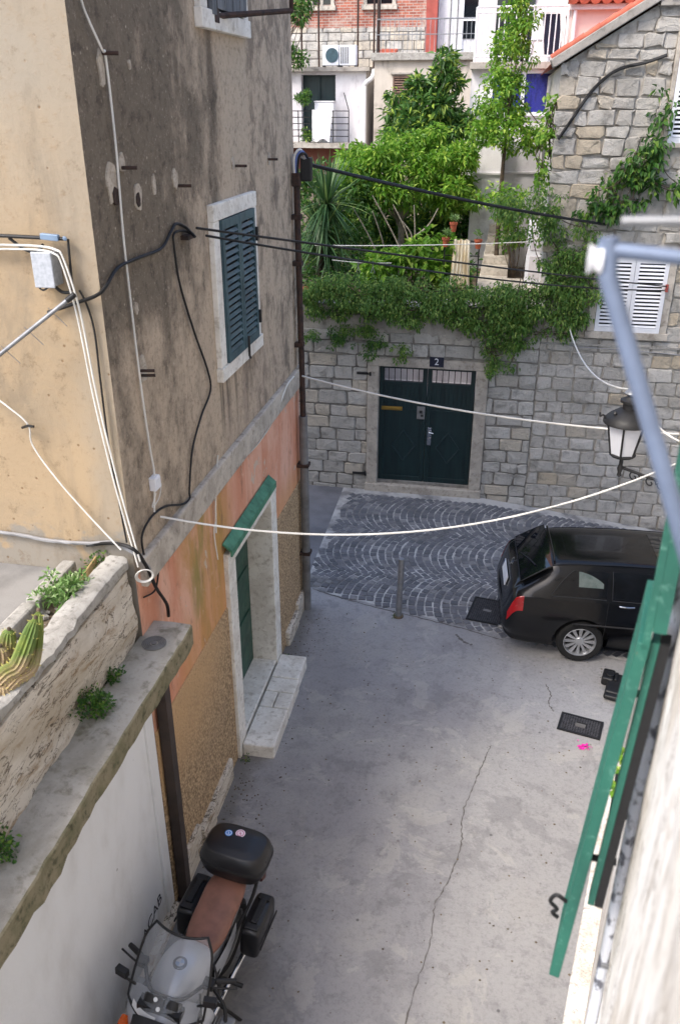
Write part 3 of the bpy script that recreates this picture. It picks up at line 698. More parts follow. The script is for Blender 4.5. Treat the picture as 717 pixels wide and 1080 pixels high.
# loose stones on the planter
for u, v in ((66, 648), (52, 666)):
    q = onz(u, v, 3.33); s = .035 if v < 650 else .022
    mb = MB(); mb.lathe([(0, -s), (s * .8, -s * .7), (s * 1.15, 0), (s * .7, s * .7), (0, s * .9)], Matrix.Translation(q) @ Matrix.Rotation(.7, 4, 'X'), 10)
    o = mb.build('stone', m_trim, base=q, smooth=60)
    tag(o, 'pale shell-like stone lying on the planter soil below the leafy herb' if v < 650 else 'small round white pebble on planter soil near the cactus', 'stone')

# ================= STONE WALL BLOCKS =================
def stone_face(x0, x1, z0f, z1f, y, hole=None, *_a, jit=.006, **_k):
    return _stone_face(x0, x1, z0f, z1f, y, hole, *_a, jit=jit, **_k)
def _stone_face(x0, x1, z0f, z1f, y, hole=None, ch=(.2, .3), cw=(.24, .5), rough=.02, jt=.009, seed=1, jit=.006):
    """coursed blocks facing -Y between floor/top functions; hole(x,z) -> skip"""
    rd = random.Random(seed); V = []; F = []; C = []
    z = min(z0f(x0), z0f(x1)); zt = max(z1f(x0), z1f(x1))
    while z < zt:
        h = rd.uniform(*ch); x = x0 - rd.uniform(0, .3)
        while x < x1:
            w = rd.uniform(*cw) * (1.25 if h > .26 else 1); a, b = max(x, x0), min(x + w, x1); x += w
            if b - a < .06: continue
            cx = (a + b) / 2
            lo, hi = max(z, z0f(cx)), min(z + h, z1f(a), z1f(b))
            if hi - lo < .05: continue
            cz = (lo + hi) / 2
            hh = hole(a, b, lo, hi) if hole else None
            if hh == 'skip': continue
            if hh: a, b = hh
            if b - a < .05: continue
            d = rd.uniform(0, rough); j = jt * rd.uniform(.7, 1.6)
            A, B, Lo, Hi = a + j, b - j, lo + j, hi - j
            if B - A < .03 or Hi - Lo < .03: continue
            cr = min(.12 * min(B - A, Hi - Lo), .022)
            out = [(A + cr, Lo), (B - cr, Lo), (B, Lo + cr), (B, Hi - cr), (B - cr, Hi), (A + cr, Hi), (A, Hi - cr), (A, Lo + cr)]
            out = [(p + rd.gauss(0, jit), q + rd.gauss(0, jit)) for p, q in out]
            o = len(V); col = (rd.random(), rd.random(), rd.random(), 1); mx, mz = (A + B) / 2, (Lo + Hi) / 2
            for s, dy in ((1, .03), (.985, -.004 - d * .6), (.9, -.012 - d)):
                for p, q in out:
                    V.append((mx + (p - mx) * s, y + dy + rd.gauss(0, .004) * (s < 1), mz + (q - mz) * s)); C.append(col)
            V.append((mx + rd.gauss(0, .02), y - .013 - d * 1.1 + rd.gauss(0, .006), mz + rd.gauss(0, .02))); C.append(col)
            for k in range(8):
                k2 = (k + 1) % 8
                F += [(o + k, o + k2, o + 8 + k2, o + 8 + k), (o + 8 + k, o + 8 + k2, o + 16 + k2, o + 16 + k), (o + 16 + k, o + 16 + k2, o + 24)]
        z += h
    return V, F, C
def stone_obj(name, parts, mat, parent):
    V = []; F = []; C = []
    for v, f, c in parts:
        o = len(V); V += v; F += [tuple(i + o for i in q) for q in f]; C += c
    me = bpy.data.meshes.new(name); me.from_pydata(V, [], F); me.update(); colattr(me, C)
    b = bmesh.new(); b.from_mesh(me); bmesh.ops.recalc_face_normals(b, faces=b.faces); b.to_mesh(me); b.free()
    return link(name, me, mat, parent)
YW = 14.0
gw = thing('garden_wall', 'high grey limestone garden wall with green gate and creepers along its top', 'wall', (-1.1, YW, 0))
GX0, GX1, GZ0, GZ1 = -2.13, -.07, -.05, 2.27       # gate frame, outer
def ghole(a, b, lo, hi):
    if hi > GZ0 - .3 and lo < GZ1 - .02 and b > GX0 and a < GX1:
        if a < GX0 - .08: return (a, GX0)
        if b > GX1 + .08: return (GX1, b)
        return 'skip'
    return None
floor_z = lambda x: gz(x, 14) - .05
parts = [stone_face(-9, .72, floor_z, lambda x: 2.74, YW, ghole, (.19, .27), (.26, .5), .016, .008, 3, jit=.009)]
stone_obj('stonework', parts, m_stone, gw)
mb = MB(); mb.box(-9, GX0, YW + .005, YW + .42, -.9, 2.75); mb.box(GX1, .72, YW + .005, YW + .42, -.9, 2.75); mb.box(GX0, GX1, YW + .005, YW + .42, GZ1 - .05, 2.75); mb.box(GX0, GX1, YW + .02, YW + .42, -.9, GZ0 + .05)
mb.build('mortar_core', m_mortar, gw)
# plastered upper band
rows = []; mb = MB()
for i in range(120):
    x = -9 + i * .0817
    if x > .72: x = .72
    a = .012 * sin(x * 3.3) + random.gauss(0, .004)
    rows.append([(x, YW + .42, 2.7), (x, YW - .012 + a, 2.68 + .03 * sin(x * 2.1) + random.gauss(0, .01)), (x, YW - .02 + a, 2.8), (x, YW - .012 + a, 3.05), (x, YW + a, 3.17), (x, YW + .2, 3.2), (x, YW + .42, 3.18)])
mb.grid(rows, closed=True, caps=True); mb.build('plaster_band', m_plaster, gw, smooth=50, fix=True)
# gate
mb = MB()
mb.box(GX0, -1.935, YW - .05, YW + .25, GZ0 - .02, GZ1 - .12); mb.box(-.275, GX1, YW - .05, YW + .25, GZ0 - .02, GZ1 - .12); mb.box(GX0, GX1, YW - .053, YW + .25, GZ1 - .12, GZ1 + .03)
mb.box(GX0 - .02, GX1 + .02, YW - .08, YW + .25, -.42, GZ0)
mb.build('gate_surround', mat_weathered('pale_gate_stone', (190, 182, 170), (162, 154, 144), (128, 118, 108), 4), gw, bevel=.012)
gate = thing('garden_gate', 'dark blue-green double gate with barred top lights under the number plate', 'gate', (-1.1, YW + .1, -.03))
for k, (x0, x1) in enumerate(((-1.925, -1.106), (-1.098, -.285))):
    mb = MB(); st = .075
    mb.box(x0, x1, YW + .09, YW + .13, -.02, 1.86)
    mb.box(x0, x0 + st, YW + .07, YW + .14, -.02, 2.13); mb.box(x1 - st, x1, YW + .07, YW + .14, -.02, 2.13); mb.box(x0 + st, x1 - st, YW + .07, YW + .14, 2.09, 2.13); mb.box(x0 + st, x1 - st, YW + .07, YW + .14, 1.80, 1.86); mb.box(x0 + st, x1 - st, YW + .07, YW + .14, -.02, .09)
    for i in range(9): xx = x0 + st + (x1 - x0 - 2 * st) * i / 9; mb.box(xx, xx + .012, YW + .083, YW + .092, 1.36, 1.80)
    mb.box(x0 + st, x1 - st, YW + .08, YW + .092, 1.33, 1.37)
    lf = mb.build('gate_leaf', m_gate, gate, bevel=.004)
    cx, cz = (x0 + x1) / 2 + (.03 if k == 0 else .0), .68
    mb = MB(); dd = [(cx, cz - .29), (cx + .21, cz), (cx, cz + .29), (cx - .21, cz)]
    for i in range(4):
        a, b_ = Vector((dd[i][0], YW + .086, dd[i][1])), Vector((dd[(i + 1) % 4][0], YW + .086, dd[(i + 1) % 4][1])); mb.tube([a, b_], .011, 6)
    mb.build('diamond_moulding', simple('lighter_gate_edge', (40, 58, 62), .35), lf)
    mb = MB()
    for i in range(6): xx = x0 + st + (x1 - x0 - 2 * st) * (i + .7) / 6.4; mb.tube([(xx, YW + .11, 1.85), (xx, YW + .11, 2.10)], .007, 6)
    mb.build('grille', m_iron, lf)
    if k == 0:
        mb = MB(); mb.box(-1.89, -1.52, YW + .066, YW + .094, 1.335, 1.40); mb.box(-1.875, -1.535, YW + .06, YW + .068, 1.35, 1.385); mb.build('mail_slot', m_brass, lf, bevel=.004)
        mb = MB(); mb.box(-1.26, -1.12, YW + .055, YW + .075, 1.20, 1.43); mb.build('intercom', m_alum, lf, bevel=.005)
        mb = MB(); mb.box(-1.215, -1.165, YW + .048, YW + .056, 1.31, 1.36); mb.box(-1.19, -1.145, YW + .048, YW + .056, 1.25, 1.285); mb.build('intercom_button', m_iron, lf)
    else:
        mb = MB(); mb.box(-1.06, -.99, YW + .055, YW + .08, .72, 1.05); mb.tube([(-1.03, YW + .06, .98), (-1.03, YW + .0, .98), (-.95, YW + .0, .97)], .012); mb.lathe([(0, 0), (.03, 0), (.03, .02), (0, .02)], FY((-1.02, YW + .055, .84)), 12); mb.build('handle', m_chrome, lf, bevel=.004)
pl = thing('number_plate', 'dark blue enamel house number plate reading 2 above the gate', 'sign', (-.95, YW - .054, 2.30))
MB().box(-1.07, -.83, YW - .066, YW - .054, 2.19, 2.36).build('plate', simple('dark_navy_enamel', (26, 32, 52), .35), pl, bevel=.003)
link('digit', text_mesh('2', .16, FY((-.95, YW - .068, 2.275)), .002, 'digit'), m_wpaint, pl)
for u, v, w in ((385, 393, 'upper'), (380, 498, 'lower')):
    q = ony(u, v, YW); mb = MB(); mb.box(q.x - .14, q.x + .1, YW - .05, YW - .018, q.z - .02, q.z + .02); mb.cbox((q.x + .1, YW - .04, q.z), (.03, .05, .07))
    tag(mb.build('iron_pin', m_iron, base=q), 'black iron hinge pin in the stone left of the gate, ' + w + ' of the two', 'hinge pin')

# ================= STONE HOUSE (right, same wall line) =================
sh = thing('stone_house', 'rough grey stone house with gable edge and white louvred shutters above the garden wall', 'house', (3, YW, 0))
HX0, HX1 = .72, 8.0
def htop(x): return 6.70 + min(max(x - .62, 0), 1.25) * .60
def hhole(a, b, lo, hi):
    for (x0, x1, z0, z1) in ((1.42, 2.64, 2.80, 4.18), (2.14, 3.3, 5.62, 7.1)):
        if hi > z0 + .03 and lo < z1 - .03 and b > x0 and a < x1:
            if a < x0 - .08: return (a, x0)
            if b > x1 + .08: return (x1, b)
            return 'skip'
parts = [stone_face(HX0, HX1, floor_z, lambda x: 3.9, YW + .01, hhole, (.18, .26), (.22, .44), .018, .008, 5, jit=.009),
         stone_face(.60, HX1, lambda x: 3.9, htop, YW + .02, hhole, (.13, .27), (.16, .44), .045, .007, 9, jit=.016)]
stone_obj('stonework', parts, m_stone2, sh)
mb = MB()
mb.prism([(HX0, -1.2), (HX1, -1.2), (HX1, 3.9), (HX1, 7.42), (1.82, 7.42), (.62, 6.70), (.62, 3.9), (HX0, 3.9)], -6.0, FY((0, YW + .025, 0))); mb.build('house_core', m_mortar2, sh, fix=True)
mb = MB()   # raking coping slab with a horizontal eave
mb.obox((.50, YW - .12, 6.66), (1.42, 0, .852), (0, .38, 0), (-.055, 0, .105)); mb.obox((1.84, YW - .10, 7.40), (6.2, 0, 0), (0, .36, 0), (0, 0, .12)); mb.build('gable_coping', m_plaster, sh, bevel=.012)
mb = MB()
for i in range(7):
    a = Vector((.46 + i * .2, YW + .08, 6.79 + i * .12)); mb.tube([a, a + Vector((.24, 0, .150))], [.045, .055], 10)
for i in range(30):
    a = Vector((2.0 + i * .2, YW - .16, 7.60)); mb.tube([a, a + Vector((0, .6, .12))], .09, 10)
mb.build('ridge_tiles', m_tile, sh, smooth=50)
mb = MB(); mb.prism([(.46, 6.72), (1.85, 7.56), (HX1, 7.6), (HX1, 8.4), (4, 8.6)], -5.9, FY((0, YW + .18, 0))); mb.build('roof', m_tile, sh, fix=True)
def white_window(par, x0, x1, z0, z1, fw=.11, two=True):
    w = MB().box(x0 + fw, x1 - fw, YW - .005, YW + .02, z0 + fw, z1 - fw).build('window', m_iron, par)
    mb = MB(); mb.box(x0, x0 + fw, YW - .045, YW + .05, z0 + fw, z1 - fw); mb.box(x1 - fw, x1, YW - .045, YW + .05, z0 + fw, z1 - fw); mb.box(x0, x1, YW - .048, YW + .05, z1 - fw, z1); mb.box(x0 - .03, x1 + .03, YW - .075, YW + .05, z0, z0 + fw); mb.build('stone_surround', m_course, w, bevel=.008)
    W = (x1 - x0 - 2 * fw) / 2
    for k in (0, 1):
        mb = MB(); louvre_leaf(mb, (x0 + fw + .003 + k * W, YW - .02, z0 + fw + .004), (1, 0, 0), (0, 0, 1), (0, -1, 0), W - .006, z1 - z0 - 2 * fw - .008, .06, 17 if z1 - z0 < 1.4 else 20, .035); mb.build('shutter_leaf', m_wpaint, w)
white_window(sh, 1.42, 2.64, 2.80, 4.18)
white_window(sh, 2.14, 3.3, 5.62, 7.1, .06)
MB().box(HX0, HX1, YW - .03, YW + .02, 2.66, 2.69).build('joint_line', m_coping, sh)

# ================= OWN HOUSE (right edge), facade turned 12 degrees =================
PH = R(12); DV = Vector((sin(PH), cos(PH), 0)); NV = Vector((cos(PH), -sin(PH), 0))      # along, into the wall
def own(s, n, z): return DV * s + NV * n + Vector((0, 0, z))
oh = thing('white_stone_house', 'rough whitewashed stone house wall close by on the right edge', 'house', own(2, .09, 0))
mb = MB(); Zup = Vector((0, 0, 1))
mb.obox(own(-5, .112, 0), DV * 13, NV * 6, Zup * 9.4); mb.build('wall', m_near, oh)
MB().obox(own(2.2, .0, -.1), DV * 3.4, NV * .2, Zup * 1.6).build('plinth', m_near, oh, bevel=.02)
rows = []; mb = MB()   # rough dressed jamb stones beside the viewer
for i in range(60):
    z = 2.0 + i * .075
    rows.append([own(s, .098 + .004 * sin(s * 9 + z * 1.3) + .003 * sin(s * 31 + z * 4) + random.gauss(0, .0015), z) for s in np.arange(.3, 2.4, .035)])
mb.grid(rows); mb.build('jamb_stone', m_near, oh, smooth=50, fix=True)
mb = MB(); mb.obox(own(-5, -.15, 9.4), DV * 13.2, NV * 6.5, Zup * .15); mb.build('eave', m_plaster, oh)
# shutter on the wall: upper leaf upright, lower flap pushed out on stays
sht = MB().obox(own(2.27, .09, 5.0), DV * .9, NV * .02, Zup * 1.9).build('window', m_iron, oh)
mb = MB(); louvre_leaf(mb, own(1.70, .068, 5.15), DV, Zup, -NV, .5, 1.5, .06, 24, .029); mb.obox(own(1.70, .0385, 5.10), DV * .05, NV * -.016, Zup * 1.55); mb.build('shutter_leaf', m_shut, sht)
fl_top = own(1.70, .040, 5.115); dn = (Vector((0, 0, -1.16)) - NV * .070).normalized(); fo = (-NV * 1.16 - Vector((0, 0, -.070))).normalized()
mb = MB(); louvre_leaf(mb, fl_top + dn * 1.17, DV, -dn, fo, .3, 1.17, .05, 20, .029)
flap = mb.build('shutter_flap', m_shut, sht, bevel=.003)
mb = MB(); mb.obox(own(1.72, .008, 4.25), DV * .05, NV * .017, NV * .034 + Zup * .86); mb.build('shutter_frame', m_shut, sht)
mb = MB(); mb.obox(own(1.72, .026, 4.25), DV * .05, NV * .022, NV * .034 + Zup * .86); mb.build('black_strip', m_iron, sht)  # plain black strip set alongside the green frame bar
for zz, nn in ((4.94, .02), (4.39, -.01)): MB().tube([own(1.75, .06, zz + .01), own(1.75, nn, zz)], .010, 6).build('stay', m_iron, sht)
mb = MB(); q = fl_top + dn * .93 + fo * .03 + DV * .06
mb.tube(spline([q, q + fo * .03 - dn * .012, q + fo * .042 + dn * .02, q + fo * .02 + dn * .04, q + fo * .03 + dn * .06, q + fo * .012 + dn * .072], 5), .006, 6); mb.build('latch', m_iron, flap)
# conduit running down the white wall
cd = thing('silver_conduit', 'silver painted conduit running down the white wall at the right', 'conduit', own(1.85, .098, 2))
mb = MB(); pts = [own(1.85 + .012 * sin(z * 2.4), .083, z) for z in np.arange(.2, 7.5, .12)]; mb.tube(pts, .0165, 10); mb.build('tube', simple('flaking_silver_paint', (206, 210, 220), .4, .0, c2=(96, 98, 108), vs=26, lo=.5, hi=.62, stretch=(1, 1, .6)), cd, smooth=50)
mb = MB()
for z in (3.0, 3.9, 4.8, 5.7): mb.cbox(own(1.85, .092, z), (.03, .05, .014), (0, 0, -PH))
mb.build('clip', m_galv, cd)
# clothes-line bracket near the viewer
tip = Vector((.113, 1.0, 6.056)); br = thing('clothes_line_bracket', 'blue-grey tubular clothes line bracket jutting from the right wall, close by', 'bracket', own(1.0, .09, 6.05))
e1 = own(1.0, .10, 6.045); e2 = own(.955, .10, 5.59)
MB().tube([tip - NV * .01, e1], .0085, 10).build('arm', m_blue, br, smooth=50)
MB().tube([tip + Vector((0, 0, .012)), tip + Vector((.004, -.002, -.03)), e2], .0108, 10).build('strut', m_blue, br, smooth=50)
MB().tube([tip + Vector((.018, .06, .022)), own(1.075, .10, 6.087)], .006, 8).build('upper_arm', m_galv, br, smooth=50)
mb = MB(); mb.lathe([(.004, -.007), (.017, -.007), (.012, 0), (.017, .007), (.004, .007)], basis(tip - NV * .012 + Vector((0, 0, -.012)), (0, 1, 0), (0, 0, 1), NV), 16); mb.build('pulley', m_wpaint, br, smooth=40)
mb = MB(); mb.obox(own(.96, .055, 6.045), DV * .10, NV * .03, Zup * .075); mb.build('wall_plate', m_iron, br, bevel=.006)
# ================= VEGETATION HELPERS =================
def leaf_mesh(name, P0, D, N, L, W, mat, parent=None, base=None, fold=.25, droop=.15):
    """P0 base points, D growth direction, N leaf normal (arrays n,3); L, W lengths"""
    n = len(P0); D = D / (np.linalg.norm(D, axis=1, keepdims=True) + 1e-9)
    S = np.cross(D, N); S /= (np.linalg.norm(S, axis=1, keepdims=True) + 1e-9); U = np.cross(S, D)
    L = np.asarray(L).reshape(-1, 1) * np.ones((n, 1)); W = np.asarray(W).reshape(-1, 1) * np.ones((n, 1))
    tipd = np.array([[0, 0, -1.0]])
    b = P0; m = P0 + D * L * .45 + U * W * 0
    l = m + S * W * .5 + U * W * fold; r = m - S * W * .5 + U * W * fold
    tp = P0 + D * L + tipd * L * droop
    V = np.stack([b, l, tp, r], 1).reshape(-1, 3)
    i = np.arange(n)[:, None] * 4
    F = np.concatenate([i + np.array([[0, 2, 1]]), i + np.array([[0, 3, 2]])], 0)
    me = bpy.data.meshes.new(name); me.from_pydata(V.tolist(), [], F.tolist()); me.update()
    c = np.ones((n, 4)); c[:, 0] = rng.random(n); c[:, 1] = rng.random(n)
    a = me.color_attributes.new('Col', 'FLOAT_COLOR', 'POINT'); a.data.foreach_set('color', np.repeat(c, 4, 0).astype(np.float32).ravel())
    return link(name, me, mat, parent, base)
def rdir(n): d = rng.normal(size=(n, 3)); return d / np.linalg.norm(d, axis=1, keepdims=True)
def clumps(C, Rad, per, hang=0, out=.6):
    """leaf positions in clumps; C list of centres, Rad list of radii -> base, dir, normal"""
    Pp = []; Dd = []; Nn = []
    for c, r in zip(C, Rad):
        k = max(int(per * 4.2 * (r / .3) ** 2 * rng.uniform(.7, 1.3)), 4); d = rdir(k); rr = r * rng.random((k, 1)) ** .45
        p = np.array(c)[None] + d * rr * np.array([[1, 1, .8]])
        Pp.append(p); Dd.append(d * out + rdir(k) * .6 + np.array([[0, 0, -hang]])); Nn.append(d * .5 + np.array([[0, 0, .8]]) + rdir(k) * .5)
    return np.concatenate(Pp), np.concatenate(Dd), np.concatenate(Nn)
def shell_clumps(c, rad, n, r0, r1, inner=.55):
    """clump centres spread through an ellipsoid, denser to the outside"""
    C = []; Rd = []
    for _ in range(n):
        d = rdir(1)[0]; s = rng.uniform(inner, 1.0); C.append(np.array(c) + d * np.array(rad) * s); Rd.append(rng.uniform(r0, r1))
    return C, Rd
def bush(name, label, cat, base, ells, n, per, r0, r1, L, W, mat, trunk=None, bark=None, hang=0, group=None, inner=.5):
    t = thing(name, label, cat, base, group=group)
    C = []; Rd = []
    tot = sum(e[1][0] * e[1][2] for e in ells)
    for c, r in ells:
        a, b_ = shell_clumps(c, r, max(3, int(n * r[0] * r[2] / tot)), r0, r1, inner); C += a; Rd += b_
    Pp, D, N = clumps(C, Rd, per, hang)
    k = len(Pp)
    leaf_mesh('crown' if cat == 'tree' else 'foliage', Pp, D, N, rng.uniform(.45, 1.35, k) * L, rng.uniform(.55, 1.3, k) * W, mat, t)
    mb = MB(); bk = bark or m_bark
    if trunk:
        top, r = trunk; b0 = Vector(base); top = Vector(top)
        mb.tube(spline([b0 - Vector((0, 0, .1)), b0.lerp(top, .4) + Vector((random.gauss(0, .06), random.gauss(0, .06), 0)), top], 6), [r * (1 - .55 * i / 12) for i in range(13)], 8)
    st = Vector(trunk[0]) if trunk else Vector(base)
    for i in range(0, len(C), max(1, len(C) // (14 if trunk else 9))):
        e = Vector(C[i]); s = Vector(base).lerp(st, rng.uniform(.55, 1))
        mb.tube(spline([s, s.lerp(e, .5) + Vector((random.gauss(0, .08), random.gauss(0, .08), .05)), e], 4), [(trunk[1] * .28 if trunk else .009) * (1 - .08 * j) for j in range(9)], 5)
    mb.build('trunk' if trunk else 'stems', bk, t, smooth=60)
    return t

# ---- big garden shrub and loquat behind it
bush('garden_tree', 'broad bright green leafy tree filling the garden below the cream wall', 'tree', (-2.2, 18.4, 3.05),
     [((-2.2, 18.2, 5.0), (1.35, .9, .75)), ((-1.25, 18.2, 5.15), (.75, .8, .6)), ((-3.0, 18.2, 4.75), (.7, .8, .5)), ((-1.0, 18.0, 4.6), (.45, .6, .45)), ((-2.9, 18.2, 5.2), (.5, .6, .35))], 100, 74, .14, .26, .14, .052, lf_bright, ((-2.2, 18.3, 4.6), .09), m_bark2, .25)
bush('loquat_tree', 'dark glossy tree with pale new tips in front of the brown wall shutter', 'tree', (-1.85, 20.2, 3.05),
     [((-1.95, 20.2, 6.1), (.9, .75, .65)), ((-1.7, 20.2, 6.75), (.5, .5, .5)), ((-2.2, 20.1, 5.6), (.85, .7, .45)), ((-1.2, 20.2, 5.8), (.55, .6, .45))], 70, 42, .15, .28, .2, .068, lf_dark, ((-1.9, 20.2, 5.4), .1), None, .15)
bush('slender_tree', 'tall narrow bright green tree rising beside the white balcony', 'tree', (-.12, 17.6, 3.05),
     [((-.12, 17.6, 5.75), (.62, .55, .42)), ((-.25, 17.6, 6.35), (.5, .45, .45)), ((-.15, 17.6, 6.95), (.4, .4, .5)), ((-.12, 17.6, 7.6), (.34, .34, .5)), ((-.1, 17.6, 8.3), (.28, .28, .5)), ((.35, 17.5, 5.6), (.42, .4, .22)), ((-.5, 17.5, 5.75), (.35, .35, .3))], 190, 40, .10, .18, .085, .052, lf_bright, ((-.12, 17.6, 6.6), .055), m_bark, .35)
bush('undergrowth_shrub', 'dark shaded shrubs beneath the broad garden tree', 'shrub', (-2.4, 19.6, 3.05),
     [((-2.6, 19.8, 4.0), (1.6, .5, .8)), ((-1.0, 19.9, 4.0), (.8, .5, .7))], 70, 26, .2, .34, .2, .075, lf_dark)
bush('bright_garden_shrub', 'low yellow-green shrub in the middle of the garden above the wall', 'shrub', (-1.6, 15.6, 3.05),
     [((-1.35, 15.7, 3.75), (.62, .4, .35)), ((-2.1, 15.6, 3.5), (.55, .35, .28)), ((-.95, 15.8, 3.6), (.3, .3, .35))], 50, 28, .12, .22, .15, .085, lf_bright, hang=.2)
bush('left_hedge_shrub', 'mid green shrub between the yucca and the corner house', 'shrub', (-4.2, 17.2, 3.05),
     [((-4.1, 17.4, 4.3), (.8, .5, 1.0)), ((-3.0, 17.6, 4.2), (.7, .4, .8))], 60, 24, .15, .28, .14, .06, lf_mid)
bush('step_shrub', 'leafy bright shrub climbing beside the garden steps', 'shrub', (.25, 17.4, 3.05),
     [((.1, 17.2, 4.35), (.35, .35, .45)), ((-.25, 17.0, 4.65), (.3, .3, .3)), ((.15, 17.6, 3.9), (.3, .3, .3))], 34, 26, .1, .2, .11, .06, lf_bright)
# trees far behind so that the gap by the corner house is closed
bush('far_tree', 'leafy branch tips beside the brick facade at the very top', 'tree', (-7.6, 30, 4),
     [((-6.95, 30, 8.9), (.45, .4, .5)), ((-7.0, 30, 7.6), (.3, .3, .3))], 24, 22, .15, .25, .16, .07, lf_mid, ((-7.6, 30, 8.4), .06))

# ---- yucca: rosettes of blades
yu = thing('yucca', 'spiky yucca with long drooping blades beside the corner house', 'yucca', (-3.5, 16.6, 3.05))
Vv = []; Ff = []; Cc = []
for hx, hy, hz, nb, LL in ((-3.32, 16.4, 4.5, 210, .98), (-3.42, 16.4, 4.0, 190, .9), (-3.3, 16.5, 3.6, 120, .7)):
    for i in range(nb):
        az = rng.uniform(0, 2 * pi); el = rng.uniform(-1.1, 1.45); ln = LL * rng.uniform(.7, 1.15); w = .024
        d = np.array([cos(az) * cos(el), sin(az) * cos(el), sin(el)]); s = np.cross(d, [0, 0, 1.0]); s /= np.linalg.norm(s) + 1e-6
        o = len(Vv); col = (rng.random(), rng.random() * (.6 if el < 0 else 1.0), 0, 1)
        for k in range(5):
            f = k / 4; p = np.array([hx, hy, hz]) + d * ln * f + np.array([0, 0, -1]) * (.22 * ln * f * f * (1.2 if el < .6 else .3)); ww = w * (1 - f) ** .6 * (1 if k else .7)
            Vv += [tuple(p + s * ww), tuple(p - s * ww)]; Cc += [col, col]
        for k in range(4): Ff.append((o + 2 * k, o + 2 * k + 1, o + 2 * k + 3, o + 2 * k + 2))
me = bpy.data.meshes.new('blades'); me.from_pydata(Vv, [], Ff); me.update(); colattr(me, Cc); link('blades', me, lf_yuc, yu)
MB().tube(spline([(-3.5, 16.6, 3.0), (-3.4, 16.5, 3.8), (-3.32, 16.4, 4.5)], 6), .06, 8).build('trunk', m_bark, yu, smooth=60)

# ---- creepers along the wall top and on the walls
def creeper(name, label, pts, per, r, L, W, mat, y0, hang=.7, stems=True, cat='creeper', group=None):
    C = []; Rd = []
    for (x, z, k, sx, sz) in pts:
        for _ in range(k): C.append(np.array([x + rng.normal() * sx, y0 - abs(rng.normal()) * .09 - .03, z + rng.normal() * sz])); Rd.append(r * rng.uniform(.6, 1.3))
    Pp, D, N = clumps(C, Rd, per, hang); D[:, 1] -= .3; N[:, 1] -= .7
    Pp[:, 1] = np.minimum(Pp[:, 1], np.where(Pp[:, 2] < 3.2, y0 - .02, y0 + .3)); k = len(Pp)
    t = thing(name, label, cat, (pts[0][0], y0, pts[0][1]), group=group)
    leaf_mesh('foliage', Pp, D, N, rng.uniform(.45, 1.3, k) * L, rng.uniform(.6, 1.3, k) * W, mat, t)
    if stems:
        mb = MB()
        for i in range(min(len(pts) * 2, 26)):
            a = Vector(C[rng.integers(len(C))]); e = Vector(C[rng.integers(len(C))])
            if (a - e).length > 1.3: e = a + (e - a).normalized() * 1.0
            mb.tube(spline([a, a.lerp(e, .5) + Vector((random.gauss(0, .08), -.03, -.08)), e], 4), .007, 5)
        mb.build('stems', m_bark, t)
    return t
YF = YW - .02
top = [(-3.2 + .16 * i, 3.36 + .05 * sin(i * 1.3), 7, .1, .12) for i in range(24)]
creeper('wall_top_creeper', 'fine-leaved creeper spilling along the wall top above the gate', top + [(-3.0 + .3 * i, 3.12 + .06 * sin(i * 2.1), 4, .14, .08) for i in range(13)] + [(-2.0, 3.55, 5, .5, .06), (-.6, 3.0, 6, .16, .1)], 62, .15, .062, .030, lf_vine, YF)
creeper('bushy_creeper', 'dense creeper mass at the corner of the stone house, right of the gate',
        [(.6, 4.6, 16, .3, .25), (.9, 4.2, 22, .28, .25), (1.1, 3.8, 22, .24, .25), (.75, 3.5, 18, .35, .2), (.35, 3.2, 18, .3, .14), (.95, 3.15, 14, .3, .14), (1.35, 3.45, 8, .16, .22), (.2, 2.95, 12, .2, .12), (.5, 4.9, 8, .35, .1), (.0, 4.75, 6, .2, .12)], 62, .15, .066, .031, lf_vine, YW - .02)
creeper('hanging_creeper', 'trailing green creeper hanging beside the upper right corner of the gate', [(.12, 2.55, 9, .14, .12), (.0, 2.75, 6, .12, .1), (.3, 2.7, 5, .12, .08), (.06, 2.32, 4, .04, .06)], 60, .11, .065, .03, lf_vine, YF)
creeper('wall_creeper', 'leafy climber growing up the stone house towards its upper shutters', [(1.55, 4.95, 14, .14, .18), (1.75, 5.3, 16, .14, .18), (1.95, 5.6, 14, .13, .16), (2.02, 5.95, 8, .09, .14), (1.5, 4.75, 8, .2, .1), (2.1, 5.1, 5, .15, .1)], 26, .12, .12, .055, lf_mid, YW - .02)
creeper('corner_climber', 'bright climber running up the left edge of the stone house', [(.52, 5.0 + .16 * i, 5, .06, .09) for i in range(9)], 22, .09, .10, .055, lf_bright, YW + .25, .4)
for i, (u, v, n, s) in enumerate(((355, 325, 5, .09), (366, 345, 3, .05), (346, 355, 5, .10), (387, 345, 6, .08), (392, 362, 9, .10), (425, 370, 6, .10), (408, 325, 4, .09), (322, 352, 4, .08), (362, 357, 3, .05), (519, 388, 4, .05))):
    q = ony(u, v, YF)
    lab = ['loose creeper tuft hanging from the plaster band left of the gate', 'small tuft growing out of the stones just below the plaster band', 'flat fern clump on the stones at the far left, above two others', 'fern clump at the seam above the left gate post', 'largest fern clump over the left corner of the gate surround', 'spreading fern clump on the lintel of the gate', 'thin creeper sprig hanging on the plaster above the gate', 'dark fern tuft against the corner house pipe', 'tiny fern tuft in a joint left of the gate', 'round green tuft beside the right top corner of the gate surround'][i]
    creeper('wall_fern', lab, [(q.x, q.z, n * 2, s * 1.1, s * .8)], 95, .08, .05, .024, lf_vine if i % 2 else lf_mid, YW - .0, .5, False, 'fern', 'ferns growing from the garden wall')

